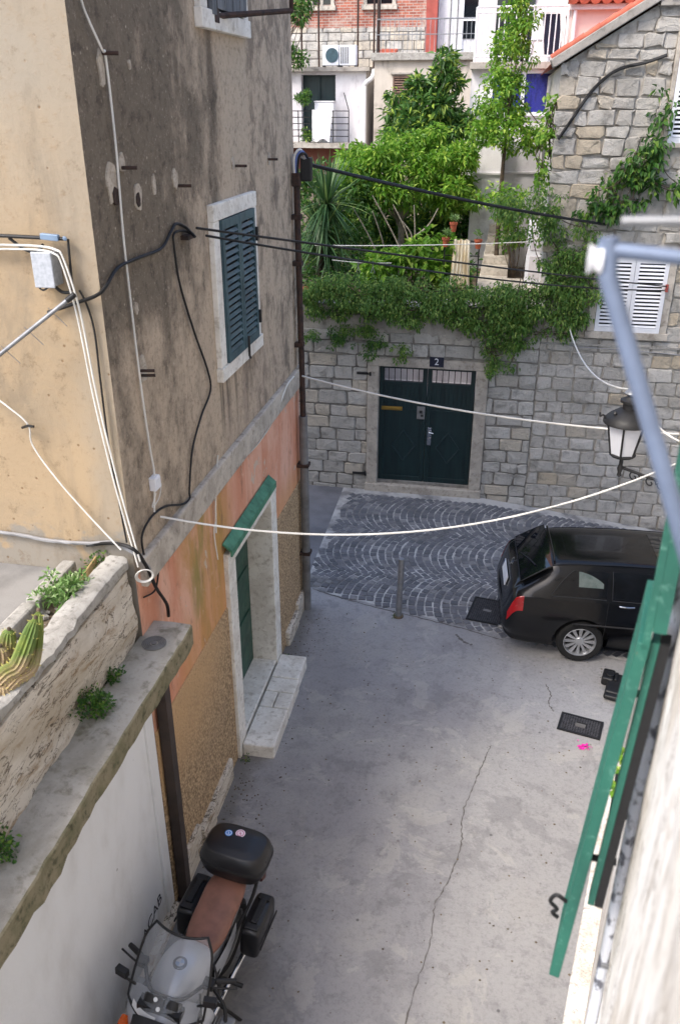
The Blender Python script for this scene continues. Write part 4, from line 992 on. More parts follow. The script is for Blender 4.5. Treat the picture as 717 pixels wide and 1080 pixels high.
# low ground cover over the garden soil
n = 9000; gx = rng.uniform(-6, 3, n); gy = rng.uniform(15.3, 23, n); keep = ~((gx > -.5) & (gx < 1.0) & (gy < 19.2)); gx, gy = gx[keep], gy[keep]; n = len(gx)
Pp = np.stack([gx, gy, 3.05 + rng.random(n) ** 2 * .32], 1); D = rdir(n); D[:, 2] = abs(D[:, 2]) * .6
tag(leaf_mesh('ground_cover', Pp, D, np.tile([0, 0, 1.0], (n, 1)) + rdir(n) * .5, rng.uniform(.1, .2, n), rng.uniform(.05, .09, n), lf_mid), kind='stuff')

# ---- cactus clump, herbs and weeds on the terrace
def cactus_stem(pts, r, par, n=13):
    P_, fr = frames(spline(pts, 7)); k = len(P_); V = []; F = []; nn = n * 4; sp = MB()
    for i, (p, (a, b_)) in enumerate(zip(P_, fr)):
        f = i / (k - 1); rr = r * (1 if f < .75 else max(.12, sqrt(max(0, 1 - ((f - .75) / .25) ** 2)))) * (.8 + .2 * min(1, f * 4))
        for j in range(nn):
            t_ = 2 * pi * j / nn; q = rr * (1 + .13 * cos(n * t_)); V.append(p + (a * cos(t_) + b_ * sin(t_)) * q)
        if i % 2 == 0:
            for j in range(n):
                t_ = 2 * pi * j / n; q = p + (a * cos(t_) + b_ * sin(t_)) * rr * 1.13
                o_ = (a * cos(t_) + b_ * sin(t_))
                sp.tube([q, q + o_ * .010 + Vector((0, 0, .004))], .0014, 3)
    for i in range(k - 1):
        for j in range(nn): F.append((i * nn + j, i * nn + (j + 1) % nn, (i + 1) * nn + (j + 1) % nn, (i + 1) * nn + j))
    F.append(tuple((k - 1) * nn + j for j in range(nn)))
    o = MB().add(V, F).build('stem', lf_cac, par, smooth=80); tag(sp.build('spines', m_spine, o), kind='stuff')
    tp = P_[-1]; MB().lathe([(.0, -.01), (.012, 0), (.009, .014), (0, .018)], Matrix.Translation(tp), 8).build('dry_tip', m_soil, o)
cac = thing('cactus', 'clump of ribbed yellow-green cactus stems leaning over the terrace planter', 'cactus', (-2.6, 3.4, 3.28))
def cs(base, mid, top):
    A, B_, C_ = onz(*base), onz(*mid), onz(*top); return [A, A.lerp(B_, .5) + Vector((0, 0, .01)), B_, C_]
for pts, r in ((cs((-8, 726, 3.44), (20, 700, 3.52), (38, 652, 3.72)), .043), (cs((-2, 736, 3.40), (34, 700, 3.48), (41, 644, 3.70)), .037), (cs((-10, 690, 3.30), (6, 688, 3.45), (10, 664, 3.60)), .045),
               (cs((-20, 704, 3.28), (-2, 700, 3.42), (1, 682, 3.54)), .05), (cs((-14, 745, 3.3), (0, 736, 3.38), (2, 722, 3.46)), .05), (cs((4, 724, 3.29), (22, 712, 3.34), (30, 694, 3.42)), .036)):
    cactus_stem(pts, r, cac)
def herb(label, base, r, n, per, L, W, mat, name='herb', cat='herb', group=None):
    t = thing(name, label, cat, base, group=group); b0 = np.array(base)
    C = [b0 + np.array([rng.normal() * r * .5, rng.normal() * r * .5, abs(rng.normal()) * r * .5 + r * .25]) for _ in range(n)]
    Pp, D, N = clumps(C, [r * rng.uniform(.3, .5) for _ in C], per, 0); k = len(Pp); D[:, 2] += .3
    leaf_mesh('foliage', Pp, D, N, rng.uniform(.7, 1.2, k) * L, rng.uniform(.8, 1.2, k) * W, mat, t)
    mb = MB()
    for c in C: mb.tube([base, Vector(base).lerp(Vector(c), .5) + Vector((0, 0, .01)), c], .003, 4)
    mb.build('stems', m_bark2, t)
q = onz(72, 640, 3.3)
herb('leafy silver-green herb in the middle of the terrace planter', onz(70, 634, 3.34), .13, 40, 190, .05, .02, lf_grey)
herb('smaller yellowish herb at the house end of the terrace planter', onz(106, 600, 3.32), .085, 14, 110, .04, .016, lf_mid)
mb = MB()
for i in range(5): mb.tube([(-2.52 - .01 * i, 4.2, 3.31), (-2.545 - .008 * i, 4.45, 3.33 + .01 * i), (-2.56, 4.64, 3.36 + .015 * i)], .006, 5)
tag(mb.build('dry_stalk', simple('straw_stalk', (186, 160, 112), .9, vs=20), base=(-2.55, 4.4, 3.3)), 'dry straw-coloured stalks lying along the coping by the house corner', 'stalk')
for (u, v, r, lab) in ((98, 752, .12, 'bushy green weed on the mossy ledge at the foot of the parapet'), (120, 716, .06, 'small weed sprouting on the ledge near the cable coil'), (3, 905, .1, 'weed tuft on the ledge cut by the left edge')):
    q = onz(u, v, 2.77); q.x = min(q.x, -2.27) ; herb(lab, (max(q.x, -2.31), q.y, 2.76), r, 30, 190, .03, .017, lf_mid, 'weed', 'weed', 'weeds sprouting on the ledge')
q = Vector((-2.22, 6.5, 0)); herb('small weed at the near end of the doorstep', q, .035, 8, 300, .025, .014, lf_dark, 'weed', 'weed')
herb('dry weed tuft around the foot of the steel bollard', (-1.03, 9.5, gz(-1, 9.5)), .05, 8, 300, .03, .008, lf_mid, 'weed', 'weed')
herb('weed beside the far jamb of the green door', (-2.25, 8.36, 0), .03, 6, 300, .022, .012, lf_dark, 'weed', 'weed')
bx = thing('window_box_plant', 'bright leafy plant glimpsed behind the open shutter flap', 'plant', own(2.75, .04, 3.72))
Pp, D, N = clumps([np.array(own(2.75 + rng.normal() * .05, .055 + rng.normal() * .008, 3.85 + rng.normal() * .06)) for _ in range(10)], [.02] * 10, 700); k = len(Pp)
leaf_mesh('foliage', Pp, D, N, np.full(k, .035), np.full(k, .02), lf_bright, bx)
mb = MB(); mb.obox(own(2.65, .03, 3.70), DV * .2, NV * .07, Zup * .07); mb.build('planter', m_trimblk, bx, bevel=.006)

# ================= GARDEN FURNISHINGS =================
st = thing('garden_steps', 'pale stone steps climbing through the garden behind the wall', 'steps', (.0, 16, 3.05))
mb = MB()
for i in range(7): mb.box(-.42 + i * .02, .12, 16.9 + i * .3, 19.2, 3.0 + i * .16, 3.16 + i * .16 + .0)
mb.build('treads', m_course, st, bevel=.01)
MB().box(-.45, .95, 14.5, 16.9, 2.9, 3.17).build('landing', m_course, st, bevel=.01)
wd = thing('white_garden_door', 'small weathered white door standing open beside the creeper', 'door', (.55, 16.2, 3.15))
MB().box(.42, .74, 16.2, 16.25, 3.17, 4.32).build('door_leaf', m_wpaint, wd, bevel=.006)
mb = MB()
for z0, z1 in ((3.3, 3.7), (3.8, 4.2)): mb.box(.48, .68, 16.185, 16.2, z0, z1)
mb.build('panel', m_offwhite, wd, bevel=.008)
MB().box(.75, .80, 16.18, 16.28, 3.17, 4.40).build('post', m_bark2, wd)
# pot stand with hanging cloth
ps = thing('plant_stand', 'dark iron rail holding terracotta pots behind the wall', 'plant stand', (-.85, 15.5, 3.1))
mb = MB()
for x in (-1.02, -.42): mb.tube([(x, 15.5, 3.1), (x, 15.5, 4.05)], .012, 6)
for z in (3.78, 4.03): mb.tube([(-1.04, 15.5, z), (-.4, 15.5, z)], .010, 6)
mb.build('frame', m_iron, ps)
def pot(u, v, y, lab, r=.065, leaf=True):
    q = ony(u, v, y); t = thing('flower_pot', lab, 'flower pot', q, group='terracotta pots on the garden rail')
    MB().lathe([(r * .65, -.10), (r * .95, .02), (r * 1.1, .02), (r * 1.1, .055), (r * .9, .055), (r * .85, .03), (0, .03)], Matrix.Translation(q), 16).build('pot', m_terra, t, smooth=40)
    C = [np.array(q) + np.array([rng.normal() * .03, rng.normal() * .03, .10 + rng.random() * .08]) for _ in range(6)]
    Pp, D, N = clumps(C, [.04] * 6, 130); k = len(Pp); D[:, 2] += .8
    leaf_mesh('leaves', Pp, D, N, np.full(k, .08), np.full(k, .02), lf_grey, t)
pot(478, 238, 15.45, 'terracotta pot with upright succulent at the top of the rail')
pot(470, 254, 15.45, 'terracotta pot left of the hanging cream cloth')
pot(504, 256, 15.45, 'terracotta pot right of the hanging cream cloth')
rows = []
for j in range(14):
    f = j / 13; z = 4.06 - f * .82
    rows.append([(-.86 + .28 * i / 20 * (1 + .25 * f) - .04 * f, 15.44 + .035 * sin(i * 1.6 + f) * (.4 + f), z + .012 * sin(i * .9)) for i in range(21)])
tag(MB().grid(rows).build('hanging_cloth', m_ccloth, base=(-.75, 15.44, 3.3), smooth=70), 'cream cloth hanging in folds from the rail between the pots', 'cloth')
# washing line with hangers, bare branches
ln = MB().tube(sagline((-3.3, 15.2, 3.93), (.6, 15.2, 4.1), .03), .008, 6).build('washing_line', m_wire, base=(-3.3, 15.2, 3.9)); tag(ln, 'pale washing line stretched low across the garden', 'washing line')
ln = MB().tube(sagline((-2.95, 15.0, 3.72), (-1.9, 15.0, 3.7), .02), .006, 6).build('washing_line', m_wire, base=(-2.95, 15.0, 3.7)); tag(ln, 'short thin line carrying two grey hangers', 'washing line')
for i, x in enumerate((-2.48, -2.22)):
    mb = MB(); mb.tube([(x, 15.0, 3.72), (x, 15.0, 3.62), (x - .035, 15.0, 3.52), (x + .035, 15.0, 3.52), (x, 15.0, 3.62)], .007, 5)
    tag(mb.build('hanger', m_galv, base=(x, 15, 3.7)), ('left' if i == 0 else 'right') + ' grey hanger of the pair dangling on the garden line', 'hanger', 'hangers on the garden line')
bt = thing('bare_shrub', 'bare grey branches rising in the shade under the broad tree', 'shrub', (-2.1, 16.6, 3.05))
mb = MB()
for a, b_ in (((-1.75, 3.3), (-2.5, 4.65)), ((-1.75, 3.3), (-1.7, 4.5)), ((-1.72, 3.9), (-1.25, 4.45)), ((-1.75, 3.75), (-2.1, 4.5)), ((-2.3, 3.4), (-2.85, 4.45)), ((-2.2, 3.4), (-2.45, 4.4)), ((-1.72, 3.9), (-1.9, 4.2))):
    A = Vector((a[0], 16.6, a[1])); B = Vector((b_[0], 16.6 + random.gauss(0, .1), b_[1])); mb.tube(spline([A, A.lerp(B, .5) + Vector((.06, 0, -.04)), B], 5), [.02 - .0011 * i for i in range(11)], 6)
mb.tube([(-1.75, 16.6, 3.0), (-1.75, 16.6, 3.9)], .022, 6)
mb.build('branches', m_bark2, bt, smooth=60)
tag(MB().lathe([(.07, 0), (.13, .14), (.14, .16), (.11, .16), (.1, .12), (0, .12)], Matrix.Translation((-3.17, YW + .12, 3.24)), 18).build('clay_pot', m_terra, base=(-3.17, YW + .12, 3.24), smooth=40), 'orange clay pot on the wall top beside the rain pipe', 'flower pot')

# ================= BACK BUILDINGS =================
# -- house with the laundry balcony
Y1 = 31.0; k1 = Y1 / 25
def B1(x, z): return x * k1, CAMZ + (z - CAMZ) * k1
bl = thing('balcony_house', 'white house end with a dark doorway and laundry balcony at the back left', 'house', (-6, Y1, 3))
x0, _ = B1(-7.6, 0); x1, _ = B1(-3.97, 0); zf = B1(0, 5.25)[1]; zt = B1(0, 6.98)[1]; zd = B1(0, 6.9)[1]
dx0, dx1 = B1(-5.75, 0)[0], B1(-4.8, 0)[0]
mb = MB(); mb.box(dx1, x1, Y1, Y1 + 6, 2.5, zt); mb.box(x0, dx0, Y1, Y1 + 6, 2.5, zt); mb.box(dx0, dx1, Y1, Y1 + 6, 2.5, zf); mb.box(dx0, dx1, Y1, Y1 + 6, zd, zt); mb.build('wall', m_offwhite, bl)
mb = MB(); mb.box(x0, x1 + .15, Y1 - .25, Y1 + 6, zt, zt + .12); mb.build('roof_slab', m_plaster, bl)
mb = MB(); mb.box(dx0, (dx0 + dx1) / 2, Y1 + .3, Y1 + .36, zf, zd); d = mb.build('door', m_gate, bl)
MB().box((dx0 + dx1) / 2, dx1, Y1 + .36, Y1 + .4, zf, zd).build('window', m_gate, bl)
MB().box(dx0, dx1, Y1 + 1.2, Y1 + 1.25, zf, zd).build('dark_interior', m_iron, bl)  # black sheet; the darkness of the unlit room is put into its colour
mb = MB(); mb.box(x0, dx1 + 1.0, Y1 - 1.0, Y1 - .001, zf - .16, zf); mb.build('balcony_floor', m_plaster, bl)
mb = MB()
for i in range(5): mb.tube([(dx0 - .3, Y1 - .95, zf + .2 + .19 * i), (dx1 + .62, Y1 - .95, zf + .2 + .19 * i)], .014, 6)
for x in (dx0 + .1, dx0 + .75, dx1 + .1, dx1 + .62): mb.tube([(x, Y1 - .95, zf), (x, Y1 - .95, zf + .98)], .018, 6)
mb.tube([(dx1 + .62, Y1 - .95, zf + .98), (dx1 + .45, Y1 - .9, zf + 1.5)], .016, 6)
mb.build('balcony_railing', m_iron, bl)
mb = MB(); mb.box(x0, dx1 + .3, Y1 - .3, Y1 - .002, zf - 1.6, zf - .17); mb.build('lower_wall', simple('dark_red_plaster', (120, 76, 66), .9, vs=2), bl)
mb = MB(); X = dx1 + .98; mb.tube(spline([(X + .35, Y1 - .2, zt + .02), (X + .3, Y1 - .3, zt - .2), (X + .05, Y1 - .12, zt - .38), (X + .02, Y1 - .1, zt - .7), (X + .02, Y1 - .1, zf - .6)], 6), .075, 10); mb.build('rain_pipe', m_wpaint, bl, smooth=60)
rows = []
for j in range(12):
    f = j / 11; rows.append([(B1(-5.28, 0)[0] + .66 * i / 16 * (1 - .12 * f * (i / 16)), Y1 - 1.0 - .02 * sin(i * 1.1 + 2 * f) - .03 * f, zf + 1.0 - .92 * f - .05 * sin(i * .5) * f) for i in range(17)])
tag(MB().grid(rows).build('white_towel', m_cloth, base=(-6.2, Y1 - 1, zf), smooth=70), 'white towel hung over the railing of the laundry balcony', 'towel')
wm = thing('washing_machine', 'small white cabinet standing behind the towel on the balcony', 'cabinet', (B1(-5.0, 0)[0], Y1 - .5, zf))
cx = B1(-5.0, 0)[0]; MB().box(cx - .32, cx + .32, Y1 - .75, Y1 - .3, zf + .002, zf + 1.22).build('body', m_wpaint, wm, bevel=.02); MB().box(cx - .34, cx + .34, Y1 - .77, Y1 - .28, zf + 1.22, zf + 1.26).build('top', m_offwhite, wm, bevel=.008)
herb('trailing plant hanging in front of the dark balcony doorway', (B1(-5.5, 0)[0], Y1 - .8, zf + 1.15), .26, 12, 60, .13, .05, lf_mid, 'balcony_plant', 'plant')
herb('potted plant low on the laundry balcony beside the towel', (B1(-5.5, 0)[0] + .1, Y1 - .8, zf + .02), .26, 10, 50, .13, .05, lf_dark, 'balcony_plant', 'plant')
for i, u in enumerate((348.6, 366.6)):
    q = ony(u, 66, Y1 + .4); q.z = zt + .125
    a = thing('air_conditioner', 'white outdoor air conditioner unit on the flat roof, ' + ('left' if i == 0 else 'right') + ' of the pair', 'air conditioner', q, group='air conditioners on the flat roof')
    w = .28
    MB().box(q.x - w, q.x + w, q.y, q.y + .32, q.z + .06, q.z + .66).build('case', m_wpaint, a, bevel=.02)
    mb = MB()
    if i == 0: mb.lathe([(0, 0), (.22, 0), (.22, .012), (0, .012)], FY((q.x + .05, q.y, q.z + .36)), 24)
    else:
        for k in range(5): mb.box(q.x - .24 + k * .06, q.x - .21 + k * .06, q.y - .012, q.y, q.z + .12, q.z + .6)
    mb.build('fan_grille', m_teal if i == 0 else m_pipe, a)
    mb = MB(); mb.box(q.x - w, q.x - w + .06, q.y, q.y + .3, q.z, q.z + .06); mb.box(q.x + w - .06, q.x + w, q.y, q.y + .3, q.z, q.z + .06); mb.build('feet', m_iron, a)

# -- cream terrace building with railing
Y2 = 30.0; k2 = Y2 / 25
ct = thing('cream_terrace_house', 'stained cream building with a brown louvred shutter and a railed terrace on top', 'house', (-3, Y2, 3))
X0, X1_ = -3.75 * k2, 2.2; zt2 = CAMZ + (7.22 - CAMZ) * k2
MB().box(X0, X1_, Y2, Y2 + 5, 2.5, zt2).build('wall', m_cream, ct)
mb = MB(); mb.box(X0 - .1, X1_, Y2 - .15, Y2 + 5, zt2, zt2 + .22); mb.build('terrace_edge', m_coping, ct, bevel=.02)
sw = MB().box(-3.24 * k2, -2.8 * k2, Y2 - .02, Y2 + .02, 6.1, CAMZ + .66 * k2).build('window', m_rust, ct)
mb = MB(); louvre_leaf(mb, (-3.24 * k2, Y2 - .03, 6.1), (1, 0, 0), (0, 0, 1), (0, -1, 0), .53, .9, .05, 11); mb.build('shutter_leaf', simple('brown_shutter_wood', (120, 96, 84), .8, c2=(90, 70, 60), vs=5), sw)
MB().box(-3.3 * k2, -2.75 * k2, Y2 - .12, Y2, CAMZ + .70 * k2, CAMZ + .74 * k2).build('sill', m_plaster, sw)
mb = MB(); zr = zt2 + .22
mb.tube([(X0 + .05, Y2 + .05, zr + .92), (X1_, Y2 + .05, zr + .92)], .022, 6); mb.tube([(X0 + .05, Y2 + .05, zr + .5), (X1_, Y2 + .05, zr + .5)], .014, 6)
for i in range(48): x = X0 + .05 + i * .14; mb.tube([(x, Y2 + .05, zr), (x, Y2 + .05, zr + .92)], .009, 5)
mb.build('railing', m_galv, ct)
MB().tube([(X0 + .1, Y2 + .1, zr), (X0 + .1, Y2 + .1, zr + 2.6)], .05, 8).build('post', m_rust, ct)
# -- brick house behind
Y3 = 34.0; k3 = Y3 / 28
def B3(x, z): return x * k3, CAMZ + (z - CAMZ) * k3
bh = thing('brick_house', 'old red brick house with small framed windows behind the roofs', 'house', (-4, Y3, 4))
MB().box(-11, -2.72 * k3, Y3, Y3 + 8, B3(0, 8.2)[1], 17).build('wall', m_brick, bh)
V, Fc, Cq = stone_face(-11, -2.72 * k3, lambda x: 6.0, lambda x: B3(0, 8.22)[1], Y3 + .01, None, (.22, .32), (.3, .6), .02, .012, 21); stone_obj('stone_base', [(V, Fc, Cq)], m_stone, bh)
MB().box(-11, -2.72 * k3, Y3 + .02, Y3 + 8, 3, B3(0, 8.2)[1]).build('base_core', m_mortar, bh)
MB().box(-2.72 * k3, -2.40 * k3, Y3 - .05, Y3 + 8, 4, 17).build('corner_pier', m_redwall, bh)
for xa, xb in ((-6.15, -5.4), (-4.55, -3.6)):
    xa, xb = xa * k3, xb * k3; z0 = B3(0, 8.68)[1]
    w = MB().box(xa + .12, xb - .12, Y3 - .01, Y3 + .05, z0 + .15, z0 + 1.6).build('window', m_dglass, bh)
    mb = MB(); mb.box(xa, xa + .13, Y3 - .06, Y3 + .02, z0 + .1, z0 + 1.7); mb.box(xb - .13, xb, Y3 - .06, Y3 + .02, z0 + .1, z0 + 1.7); mb.box(xa - .05, xb + .05, Y3 - .12, Y3 + .02, z0 - .04, z0 + .11); mb.box((xa + xb) / 2 - .05, (xa + xb) / 2 + .05, Y3 - .04, Y3, z0 + .11, z0 + 1.7); mb.build('frame', m_course, w, bevel=.01)
mb = MB()
for u in (318, 336, 377, 394): q = ony(u, 50, Y3 - .3); mb.tube([(q.x, Y3 - .25, 7), (q.x, Y3 - .25, 16)], .035, 6)
mb.build('thin_pole', m_rust, bh)
mb = MB()
for i in range(8):
    for j in range(3): mb.tube([(-4.75 + i * .07, Y3 - 1.2 + j * .1, 7.55 + j * .14), (-4.72 + i * .07, Y3 - .8 + j * .1, 7.6 + j * .14)], .06, 8)
tag(mb.build('tile_stack', m_tile, base=(-4.5, Y3 - 1, 7.5), smooth=50), 'pile of orange roof tiles between the flat roof and the terrace', 'roof tiles')
# -- white facade right of the brick house
wh = thing('white_facade', 'pale grey facade with a dark glazed door behind the terrace railing', 'house', (-.5, Y3, 4))
MB().box(-2.39 * k3, 3, Y3 + .3, Y3 + 7, 3, 17).build('wall', m_offwhite, wh)
MB().box(-1.66 * k3, .3, Y3 + .26, Y3 + .3, B3(0, 7.9)[1], 12).build('glazed_door', m_dglass, wh)
mb = MB(); mb.box(-1.70 * k3, -1.66 * k3, Y3 + .22, Y3 + .3, 7.6, 12); mb.box(-1.66 * k3, .3, Y3 + .22, Y3 + .27, B3(0, 8.35)[1], B3(0, 8.42)[1]); mb.build('frame', m_wpaint, wh)
mb = MB()
for x in (-2.05, -1.85): mb.box(x * k3, x * k3 + .03, Y3 + .27, Y3 + .3, 7, 14)
mb.build('panel_joint', m_pipe, wh)

# -- white house with balcony and blue curtains
Y4 = 20.0
bw = thing('white_balcony_house', 'white house with blue curtained windows under a railed balcony', 'house', (.3, Y4, 3))
MB().box(-.95, .92, Y4, Y4 + 5, 2.6, 6.84).build('wall', m_offwhite, bw)
mb = MB(); mb.box(-.98, .95, Y4 - .18, Y4 + 5, 6.84, 6.97); mb.build('balcony_slab', m_plaster, bw, bevel=.01)
mb = MB(); mb.box(-.95, .93, Y4 + 1.3, Y4 + 5, 6.97, 10.5); mb.build('upper_wall', m_offwhite, bw)
MB().box(-.55, .25, Y4 + 1.26, Y4 + 1.30, 7.0, 9.2).build('balcony_door', m_dglass, bw)
w4 = MB().box(-.50, .74, Y4 - .03, Y4 + .02, 6.04, 6.78).build('window', m_blueglass, bw)
mb = MB()
for x in (-.56, .10, .74): mb.box(x, x + .075, Y4 - .06, Y4 + .02, 6.02, 6.80)
mb.box(-.56, .815, Y4 - .065, Y4 + .02, 6.76, 6.84); mb.box(-.6, .85, Y4 - .1, Y4 + .02, 5.97, 6.04); mb.build('frame', m_wpaint, w4, bevel=.006)
mb = MB(); z0 = 6.97
mb.tube([(-.9, Y4 - .12, z0 + .98), (.9, Y4 - .12, z0 + .98)], .02, 8); mb.tube([(-.9, Y4 - .12, z0 + .88), (.9, Y4 - .12, z0 + .88)], .014, 6); mb.tube([(-.9, Y4 - .12, z0 + .1), (.9, Y4 - .12, z0 + .1)], .014, 6)
for i in range(17): x = -.9 + i * .1125; mb.tube([(x, Y4 - .12, z0 + .0), (x, Y4 - .12, z0 + .98)], .012 if i % 8 else .024, 6)
mb.build('balcony_railing', m_wpaint, bw)
ch = thing('plastic_chair', 'white plastic chair on the railed balcony', 'chair', (.42, Y4 + .25, 6.97))
MB().box(.22, .62, Y4 + .1, Y4 + .5, 7.36, 7.40).build('seat', m_wpaint, ch, bevel=.012)
mb = MB(); rows = [[(.22 + .4 * i / 6, Y4 + .5 + .12 * j / 4 + .03 * cos((i - 3) * .6), 7.4 + .45 * j / 4) for i in range(7)] for j in range(5)]; mb.grid(rows); mb.build('backrest', m_wpaint, ch, smooth=60)
for sx, sy in ((.25, .12), (.59, .12), (.25, .47), (.59, .47)): MB().tube([(sx + (.03 if sx > .4 else -.03), Y4 + sy - .02, 6.972), (sx, Y4 + sy, 7.37)], .018, 6).build('leg', m_wpaint, ch)
mb = MB(); rows = [[(.40 + .34 * i / 10 + .1 * f, Y4 - .02 + .02 * sin(i * 1.3), 7.82 - .72 * f) for i in range(11)] for f in (0, .25, .5, .75, 1)]
tag(mb.grid(rows).build('dark_laundry', m_navy, base=(.5, Y4, 7), smooth=60), 'dark striped cloth draped inside the white balcony railing', 'laundry')
mb = MB(); mb.box(-.75, -.12, Y4 - 1.4, Y4 - .05, 2.6, 5.75); mb.box(-.12, .7, Y4 - 1.0, Y4 - .05, 2.6, 5.45); mb.box(-.75, -.12, Y4 - 1.45, Y4 - 1.4, 4.9, 4.95); mb.box(-.12, .7, Y4 - 1.05, Y4 - 1.0, 4.9, 4.95)
mb.build('porch_wall', m_offwhite, bw, bevel=.01)
MB().tube([(.15, Y4 - 1.06, 5.48), (.42, Y4 - 1.1, 5.42)], .03, 6).build('wall_pipe', m_iron, bw)
# -- pink house with tiled eave
ph_ = thing('pink_house', 'pale pink house with orange tiled eave behind the stone gable', 'house', (2, 20, 3))
MB().box(.96, 6, Y4 - .2, Y4 + 5, 3, 7.86).build('wall', m_pinkwall, ph_)
mb = MB(); mb.box(.90, 6, Y4 - .35, Y4 + 5, 7.86, 7.95); mb.build('eave_board', m_offwhite, ph_)
mb = MB(); n = 22
for i in range(n):
    for j in range(4):
        a = Vector((.95 + i * .21, Y4 - .5 + j * .32, 8.03 + j * .15)); mb.tube([a, a + Vector((0, .36, .165))], [.105, .09], 10)
    for j in range(4):
        a = Vector((1.055 + i * .21, Y4 - .42 + j * .32, 7.99 + j * .15)); mb.obox(a - Vector((.05, 0, .01)), (.1, 0, 0), (0, .36, .165), (0, 0, .012))
mb.build('roof_tiles', m_tile, ph_, smooth=50)
mb = MB(); mb.prism([(Y4 - .4, 7.96), (Y4 + 5, 7.96), (Y4 + 5, 10.3)], 5.05, basis((.95, 0, 0), (0, 1, 0), (0, 0, 1), (1, 0, 0))); mb.build('roof', m_tile, ph_, fix=True)
mb = MB(); mb.tube([(1.02, Y4 - .28, 7.1), (1.02, Y4 - .28, 7.86)], .035, 8); mb.build('rain_pipe', m_wpaint, ph_)

# grit, dry leaves and litter specks lying on the lane
n = 900; V = []; F = []
for i in range(n):
    if i < 500: x = F0 + .08 + abs(random.gauss(0, .22)); y = random.uniform(2.5, 9.4)
    else: x = random.uniform(-2.2, 2.0); y = random.uniform(3.2, 9.6)
    if 6.5 < y < 8.3 and x < -1.9: continue
    r = random.uniform(.004, .013); z = gz(x, y) + .0045; o = len(V); a0 = random.random() * 6
    V += [(x + r * cos(a0 + k * 1.57) * random.uniform(.6, 1.3), y + r * sin(a0 + k * 1.57) * random.uniform(.6, 1.3), z) for k in range(4)] + [(x, y, z + r * .7)]
    F += [(o, o + 1, o + 4), (o + 1, o + 2, o + 4), (o + 2, o + 3, o + 4), (o + 3, o, o + 4)]
tag(MB().add(V, F).build('street_grit', simple('grit_and_dry_leaf', (112, 98, 80), .95, c2=(70, 66, 62), vs=9)), kind='stuff')

# ================= STREET FURNITURE =================
bo = thing('bollard', 'grey steel bollard standing at the edge of the cobbles', 'bollard', (-.99, 9.54, gz(-.99, 9.54)))
MB().lathe([(.042, -.02), (.042, .86), (.038, .885), (0, .892)], Matrix.Translation((-.99, 9.54, gz(-.99, 9.54))) @ Matrix.Rotation(R(1.2), 4, 'Y'), 20).build('post', m_galv, bo, smooth=40)
MB().lathe([(.07, -.01), (.07, .012), (.044, .018)], Matrix.Translation((-.99, 9.54, gz(-.99, 9.54))), 16).build('collar', m_soil, bo)
def grate(name, label, c, w, l, rz, z, bars, style):
    t = thing(name, label, 'drain cover', (c[0], c[1], z), (0, 0, rz), local=True)
    mb = MB(); fr = .025
    mb.box(-w / 2, w / 2, -l / 2, -l / 2 + fr, .004, .018); mb.box(-w / 2, w / 2, l / 2 - fr, l / 2, .004, .018); mb.box(-w / 2, -w / 2 + fr, -l / 2 + fr, l / 2 - fr, .004, .018); mb.box(w / 2 - fr, w / 2, -l / 2 + fr, l / 2 - fr, .004, .018); mb.build('frame', m_iron, t)
    mb = MB(); mb.box(-w / 2 + fr, w / 2 - fr, -l / 2 + fr, l / 2 - fr, .003, .009); mb.build('plate', simple('dark_pit', (30, 30, 33), .8, vs=30), t)
    mb = MB(); nx = bars; ny = max(3, int(bars * l / w))
    m_bar = simple('worn_cast_iron', (86, 86, 90), .5, .4, c2=(58, 58, 62), vs=30)
    for i in range(nx):
        for j in range(ny):
            if style == 'tread' and abs(i - nx / 2) < 2.2 and abs(j - ny / 2) < 1.2: continue
            cx = -w / 2 + fr + (w - 2 * fr) * (i + .5) / nx; cy = -l / 2 + fr + (l - 2 * fr) * (j + .5) / ny; a = (w - 2 * fr) / nx * .36; h = (l - 2 * fr) / ny * .36
            mb.cbox((cx, cy, .011), (a * 2, h * 2, .008), (0, 0, R(45) if style == 'tread' else 0))
    mb.build('tread', m_bar, t)
    MB().box(-.055, .055, -.03, .03, .006, .0165).build('badge', m_pipe, t, bevel=.003)
grate('drain_grate', 'square cast iron grate set in the cobbles beside the rear of the car', (.18, 9.86), .46, .6, R(-10), gz(.18, 9.86) + .014, 15, 'grid')
grate('manhole_cover', 'small rectangular iron cover in the concrete near the pink petals', (1.26, 7.70), .46, .31, R(-13), 0, 15, 'tread')
fl = thing('pink_blossom', 'fallen magenta blossom lying on the concrete near the iron cover', 'blossom', (1.27, 7.36, 0))
n = 46; Pp = np.stack([1.27 + rng.normal(size=n) * .026, 7.36 + rng.normal(size=n) * .026, np.full(n, .008) + rng.random(n) * .015], 1)
leaf_mesh('petals', Pp, rdir(n) * np.array([1, 1, .3]), np.tile([0, 0, 1.0], (n, 1)) + rdir(n) * .4, np.full(n, .026), np.full(n, .022), m_pinkfl, fl)
